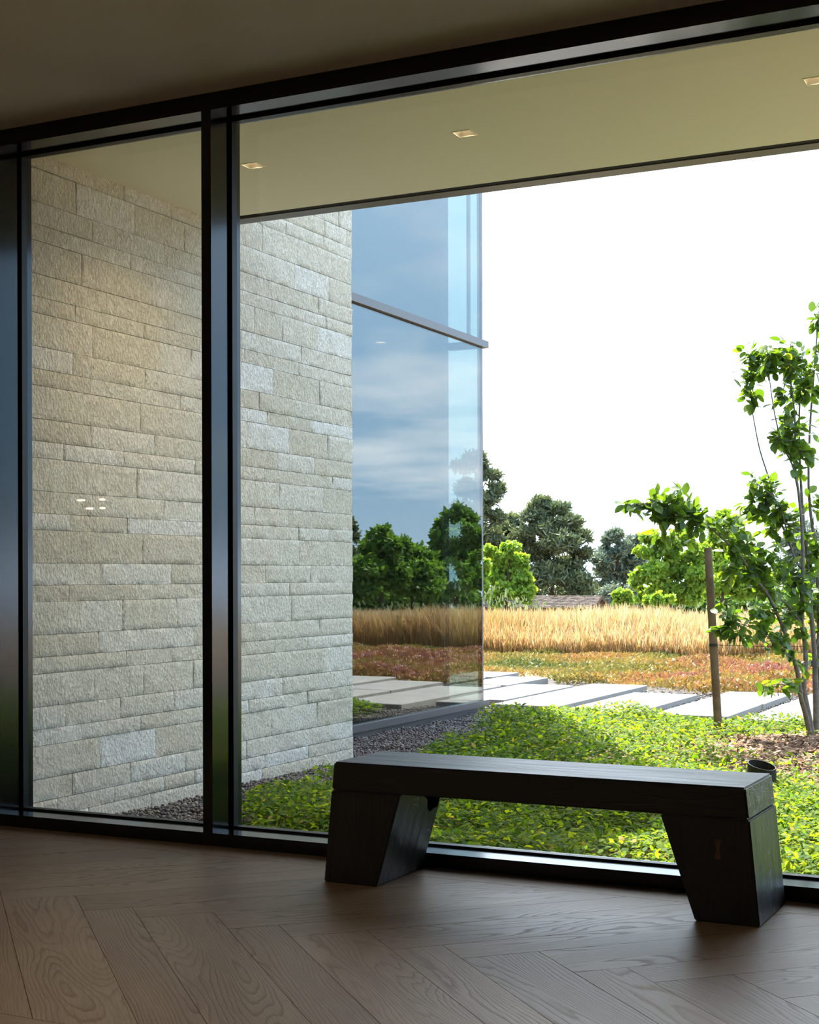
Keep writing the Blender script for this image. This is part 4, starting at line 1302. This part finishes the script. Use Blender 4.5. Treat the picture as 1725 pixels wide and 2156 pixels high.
CLUST = [  # x, y, rx, ry, leaves, depth offset
    (1322, 1064, 20, 10, 6, -.55), (1345, 1066, 22, 16, 10, -.55), (1372, 1058, 24, 14, 14, -.55), (1375, 1088, 26, 18, 9, -.52), (1452, 1122, 28, 18, 10, -.5), (1395, 1132, 26, 14, 7, -.5), (1400, 1075, 34, 24, 26, -.52), (1432, 1070, 30, 24, 24, -.5), (1462, 1078, 28, 24, 22, -.5), (1405, 1110, 28, 20, 14, -.52), (1440, 1100, 28, 22, 14, -.5), (1415, 1040, 22, 10, 8, -.5), (1440, 1030, 16, 12, 7, -.5), (1488, 1092, 22, 20, 12, -.45),
    (1528, 1108, 28, 20, 20, -.42), (1560, 1118, 26, 22, 18, -.3), (1545, 1150, 30, 20, 18, -.35), (1530, 1165, 24, 14, 12, -.4), (1590, 1150, 30, 24, 22, -.2), (1570, 1185, 34, 22, 26, -.25), (1530, 1205, 26, 22, 16, -.35), (1605, 1185, 32, 26, 26, -.15), (1560, 1225, 30, 24, 18, -.3), (1600, 1225, 34, 26, 28, -.2), (1640, 1190, 32, 28, 24, -.05), (1640, 1235, 30, 24, 22, -.1), (1640, 1140, 26, 22, 14, .05), (1665, 1215, 24, 30, 20, .05),
    (1600, 1012, 34, 12, 14, .0), (1610, 1035, 36, 18, 26, 0), (1632, 1062, 38, 24, 34, .05), (1600, 1070, 32, 22, 20, 0), (1655, 1085, 28, 24, 18, .1), (1575, 1068, 20, 20, 9, 0), (1640, 1105, 30, 18, 18, .1),
    (1668, 890, 34, 26, 30, 0), (1672, 925, 44, 34, 54, 0), (1645, 925, 24, 22, 16, -.06), (1690, 950, 28, 24, 18, .05), (1660, 955, 22, 16, 9, 0), (1680, 985, 16, 20, 7, 0),
    (1582, 845, 20, 14, 10, .2), (1578, 815, 20, 18, 14, .2), (1582, 785, 22, 18, 14, .2), (1600, 755, 26, 20, 18, .1), (1578, 740, 18, 16, 9, .15), (1625, 750, 26, 20, 22, -.1), (1620, 778, 22, 18, 16, -.1), (1650, 735, 28, 20, 22, 0), (1655, 770, 26, 24, 24, 0), (1680, 745, 26, 24, 20, .1), (1690, 785, 24, 24, 18, .1), (1705, 775, 20, 26, 14, .15), (1665, 810, 20, 20, 11, 0), (1690, 830, 26, 24, 20, .1), (1650, 835, 28, 14, 9, -.05), (1675, 850, 30, 16, 16, .1), (1716, 815, 16, 24, 12, .2), (1722, 680, 14, 16, 9, .2), (1722, 660, 10, 8, 4, .2), (1728, 740, 12, 30, 12, .2),
    (1712, 1060, 18, 22, 14, .25), (1700, 1120, 22, 22, 12, .15), (1716, 1155, 14, 24, 12, .2), (1706, 1200, 20, 28, 18, .15), (1685, 1230, 24, 26, 18, .05), (1712, 1260, 18, 30, 20, .2), (1690, 1285, 28, 22, 18, .05), (1712, 1320, 18, 26, 16, .2), (1690, 1345, 18, 20, 9, .0), (1716, 1400, 14, 28, 10, .2), (1735, 1120, 20, 60, 18, .2), (1745, 1260, 20, 60, 18, .2), (1745, 900, 20, 70, 16, .2),
    (1535, 1290, 24, 14, 12, -.4), (1525, 1315, 26, 18, 20, -.4), (1555, 1330, 24, 18, 16, -.4), (1585, 1300, 26, 20, 14, -.35), (1600, 1325, 22, 16, 12, -.3), (1625, 1290, 28, 20, 16, -.2), (1655, 1300, 26, 24, 20, -.1), (1640, 1330, 20, 16, 9, -.2), (1655, 1355, 20, 14, 7, -.2), (1630, 1362, 18, 10, 6, -.25), (1665, 1265, 26, 22, 16, 0),
    (1640, 1448, 22, 10, 11, -.3), (1615, 1450, 12, 10, 5, -.35), (1672, 1445, 14, 14, 6, -.2), (1680, 1405, 14, 14, 5, -.05), (1672, 1378, 14, 12, 5, -.15),
]
LV = np.array([(0, 0, 0), (0, .3, 0), (0, .62, 0), (0, 1, -.06), (-.27, .2, .035), (-.36, .48, .05), (-.24, .78, .02), (.27, .2, .035), (.36, .48, .05), (.24, .78, .02)], float)
LT = [(0, 1, 4), (1, 5, 4), (1, 2, 5), (2, 6, 5), (2, 3, 6), (0, 7, 1), (1, 7, 8), (1, 8, 2), (2, 8, 9), (2, 9, 3)]
LTA = np.array(LT)
all_pts = np.array([p for pth in stem_paths for p in pth])
P, D, NN, LN = [], [], [], []
twigs = []
for cx, cy, rx, ry, cnt, dd in CLUST:
    s = TD / F_PX
    c = np.array(tp(cx, cy, dd))
    near = all_pts[np.argmin(((all_pts - c) ** 2).sum(1))]
    cnt = int(cnt * 1.9)
    nt = max(2, cnt // 5)
    for q in range(nt):
        e = c + rand_unit(1)[0] * np.array((rx * s, rx * s, ry * s)) * .85
        if np.linalg.norm(e - near) < .45:
            twigs.append((near + (e - near) * .05, e))
        m = cnt // nt + (1 if q < cnt % nt else 0)
        axis = e - near
        axis = axis / (np.linalg.norm(axis) + 1e-6)
        for i in range(m):
            base = e - axis * .09 * (i / max(m, 1)) * rng.uniform(.6, 1.2) + rand_unit(1)[0] * .03
            sd = rand_unit(1)[0]
            dirv = axis * .5 + sd * .8 + np.array([0, 0, -.22])
            P.append(base); D.append(dirv); NN.append(rand_unit(1)[0] * .7 + np.array([0, 0, 1.0])); LN.append(rng.uniform(.058, .096))
P, D, NN, LN = np.array(P), np.array(D), np.array(NN), np.array(LN)
bm = bmesh.new()
for a, b in twigs:
    a, b = Vector(a), Vector(b)
    mid = (a + b) / 2 + Vector((0, 0, -.015))
    tube_mesh(bm, [a, mid, b], [.0026, .002, .0012], 4)
tw = bm_obj('twigs', bm, MAT['bark'], tree)
tw['kind'] = 'stuff'
# the 300 largest leaves are parts of their own, the rest one part
order = np.argsort(-LN)
X_, Y_, Z_ = frames(D, NN)
vis = [i for i in order if abs(P[i][0]) < 50]
single = vis[:300]
rest = vis[300:]
leaf_me = []
for q in range(4):
    lv = LV.copy(); lv[:, 2] += (-.10 + .06 * q) * LV[:, 1] ** 2
    leaf_me.append(np_mesh('leaf', lv, LTA.ravel(), 3, MAT['treeleaf'], {'rnd': np.zeros(10)}, smooth=True))
for i in single:
    o = bpy.data.objects.new('leaf', leaf_me[int(rng.integers(0, 4))])
    COL.objects.link(o)
    o.parent = tree
    m = Matrix((Vector(X_[i]) * LN[i] * .92, Vector(Y_[i]) * LN[i], Vector(Z_[i]) * LN[i])).transposed().to_4x4()
    m.translation = Vector(P[i])
    o.matrix_local = m
r_ = np.array(rest)
v, f, at = scatter(LV, LTA, P[r_], D[r_], NN[r_], LN[r_], LN[r_] * .92, {'rnd': rng.random(len(r_))})
o = link_mesh('leaves', np_mesh('leaves', v, f, 3, MAT['treeleaf'], at, smooth=True), None, tree)
o['kind'] = 'stuff'

# tree stake, wire, strap
sb = at_depth(1514.5, 1562, 10.45); st_ = at_depth(1491, 1153, 10.45)
stake = empty('tree_stake', sb)
tag(stake, 'leaning round wooden stake left of the young tree', 'stake')
bm = bmesh.new()
dz = (st_ - sb)
tube_mesh(bm, [Vector((0, 0, 0)) - dz * .05, dz * .5, dz], [.030, .0295, .0275], 16)
bm_obj('post', bm, MAT['stake'], stake, smooth=False)
wp = sb + dz * ((1562 - 1358) / (1562 - 1153))
bm = bmesh.new()
for zz_ in (-.008, 0, .008):
    ringp = [wp - sb + Vector((math.cos(a) * .032, math.sin(a) * .032, zz_)) for a in np.linspace(0, 2 * math.pi, 15)]
    tube_mesh(bm, ringp, [.003] * 15, 5)
bm_obj('wire_wrap', bm, MAT['wire'], stake)
we = at_depth(1694, 1361, 10.29)
bm = bmesh.new()
a, b = Vector((0, 0, 0)), we - wp
tube_mesh(bm, [a, (a + b) / 2 + Vector((0, 0, -.004)), b], [.0022] * 3, 5)
w_ = bm_obj('guy_wire', bm, MAT['wire'], None, wp)
tag(w_, 'thin guy wire running from the wooden stake to the young tree', 'wire')
sp = at_depth(1717, 1396, 10.40)
bm = bmesh.new()
ringp = [Vector((math.cos(a) * .036, math.sin(a) * .036, 0)) for a in np.linspace(0, 2 * math.pi, 17)]
for p0, p1 in zip(ringp, ringp[1:]):
    vv = [bm.verts.new(p0 + Vector((0, 0, -.018))), bm.verts.new(p1 + Vector((0, 0, -.018))), bm.verts.new(p1 + Vector((0, 0, .018))), bm.verts.new(p0 + Vector((0, 0, .018)))]
    bm.faces.new(vv)
s_ = bm_obj('tree_strap', bm, MAT['bar'], None, sp)
tag(s_, 'grey webbing strap round the trunk of the young tree', 'strap')

# landscape light: stub of dark tube with a slanted open top
lp = Vector((-1.80, 7.98, -0.13))
ll = empty('landscape_light', lp)
tag(ll, 'short dark bronze cylinder lamp in the groundcover behind the bench', 'lamp')
bm = bmesh.new()
NR = 28
ro, ri = .078, .072
def topz(a): return .180 - .018 * math.cos(a) + .01 * math.sin(a)
rg = []
for rr, zf in ((ro, lambda a: 0), (ro, topz), (ri, topz), (ri, lambda a: .06)):
    rg.append([bm.verts.new((rr * math.cos(a), rr * math.sin(a), zf(a))) for a in [2 * math.pi * i / NR for i in range(NR)]])
for r0, r1 in zip(rg, rg[1:]):
    for i in range(NR):
        bm.faces.new((r0[i], r0[(i + 1) % NR], r1[(i + 1) % NR], r1[i]))
bm_obj('housing', bm, MAT['bronze'], ll)
bm = bmesh.new()
bm.faces.new([bm.verts.new((ri * math.cos(a), ri * math.sin(a), topz(a) - .07)) for a in [2 * math.pi * i / NR for i in range(NR)]])
bm_obj('lens', bm, MAT['black'], ll)

# drain grate
gp = Vector((-3.10, 6.78, -0.005))
gr = empty('drain_grate', gp)
tag(gr, 'small dark slotted grate in the groundcover between the bench legs', 'grate')
bm = bmesh.new()
for a in ((-.10, .10, -.09, -.08), (-.10, .10, .08, .09), (-.10, -.09, -.08, .08), (.09, .10, -.08, .08)):
    add_box(bm, *a, -.02, 0)
bm_obj('frame', bm, MAT['bar'], gr)
for i in range(9):
    x = -.08 + .02 * i
    bm = bmesh.new()
    add_box(bm, -.005, .005, -.08, .08, -.015, -.001)
    bm_obj('bar', bm, MAT['bar'], gr, (x, 0, 0))
gr.rotation_euler = (0.10, 0, 0.25)

# =================================================================== BENCH
BX, BY = -2.579, 4.512
BL, BD, BH = 1.556, 0.366, 0.430
bench = empty('bench', (BX, BY, 0))
bench.rotation_euler = (0, 0, math.radians(-0.35))
tag(bench, 'chunky black charred timber bench in front of the window', 'bench')


def prism(profile, depth, bevel=0.004, cuts=0, wob=0.0):
    """profile in x-z extruded along +y"""
    bm = bmesh.new()
    a = [bm.verts.new((x, 0, z)) for x, z in profile]
    b = [bm.verts.new((x, depth, z)) for x, z in profile]
    n = len(profile)
    bm.faces.new(a); bm.faces.new(b[::-1])
    for i in range(n):
        bm.faces.new((a[i], b[i], b[(i + 1) % n], a[(i + 1) % n]))
    bmesh.ops.recalc_face_normals(bm, faces=bm.faces[:])
    if bevel:
        bmesh.ops.bevel(bm, geom=bm.edges[:], offset=bevel, segments=2, affect='EDGES')
    return bm


ZJ = 0.3285
def xo(z, left):       # outer edge of the bench end at height z
    return 0.042 * z / BH if left else BL - 0.044 * z / BH
seat = prism([(xo(ZJ, 1), ZJ + .0012), (xo(ZJ, 0), ZJ + .0012), (xo(BH, 0), BH), (xo(BH, 1), BH)], BD, .006)
bm_obj('seat', seat, MAT['charred'], bench)
lleg = prism([(0, 0), (.213, 0), (.307, ZJ), (xo(ZJ, 1), ZJ)], BD, .004)
lo = bm_obj('leg', lleg, MAT['charred_leg'], bench)
rleg = prism([(1.351, 0), (BL, 0), (xo(ZJ, 0) + .0025, ZJ), (1.239, ZJ)], BD, .004)
bm_obj('leg', rleg, MAT['charred_leg'], bench)
# natural hollow at the top back of the left leg
cut = bmesh.new()
ring = [(.18, .300), (.20, .297), (.225, .290), (.245, .278), (.258, .262), (.268, .243), (.285, .230), (.30, .226), (.32, .233), (.354, .236), (.354, .304), (.33, .303), (.27, .307), (.22, .305)]
va = [cut.verts.new((.215 + random.uniform(0, .012), y, z)) for y, z in ring]
vb = [cut.verts.new((.36, y, z)) for y, z in ring]
cut.faces.new(va); cut.faces.new(vb[::-1])
for i in range(len(ring)):
    cut.faces.new((va[i], vb[i], vb[(i + 1) % len(ring)], va[(i + 1) % len(ring)]))
bmesh.ops.recalc_face_normals(cut, faces=cut.faces[:])
cme = bpy.data.meshes.new('cut'); cut.to_mesh(cme); cut.free()
cob = bpy.data.objects.new('cut', cme); COL.objects.link(cob)
cob.parent = bench
md = lo.modifiers.new('hollow', 'BOOLEAN'); md.operation = 'DIFFERENCE'; md.object = cob; md.solver = 'EXACT'
bpy.context.view_layer.update()
dg = bpy.context.evaluated_depsgraph_get()
nm = bpy.data.meshes.new_from_object(lo.evaluated_get(dg))
lo.modifiers.clear()
lo.data = nm
nm.materials.append(MAT['black'])
for pl in nm.polygons:          # inside of the hollow, coloured black
    c = pl.center
    if .17 < c.y < .356 and .224 < c.z < .309 and (c.x < .235 or (c.x < .213 + .094 * c.z / ZJ - .003 and c.x > .2)):
        pl.material_index = 1
bpy.data.objects.remove(cob)
# butterfly key
kx, kz0, kz1 = 1.4255, .2015, .262
km = (kz0 + kz1) / 2
kp = [(kx - .0105, kz0), (kx + .0105, kz0), (kx + .0045, km), (kx + .0095, kz1), (kx - .0095, kz1), (kx - .0045, km)]
bm = prism(kp, .006, 0)
ko = bm_obj('butterfly_key', bm, MAT['walnut'], bench, (0, -.0012, 0))
ko['label'] = 'small brown bow-tie inlay'
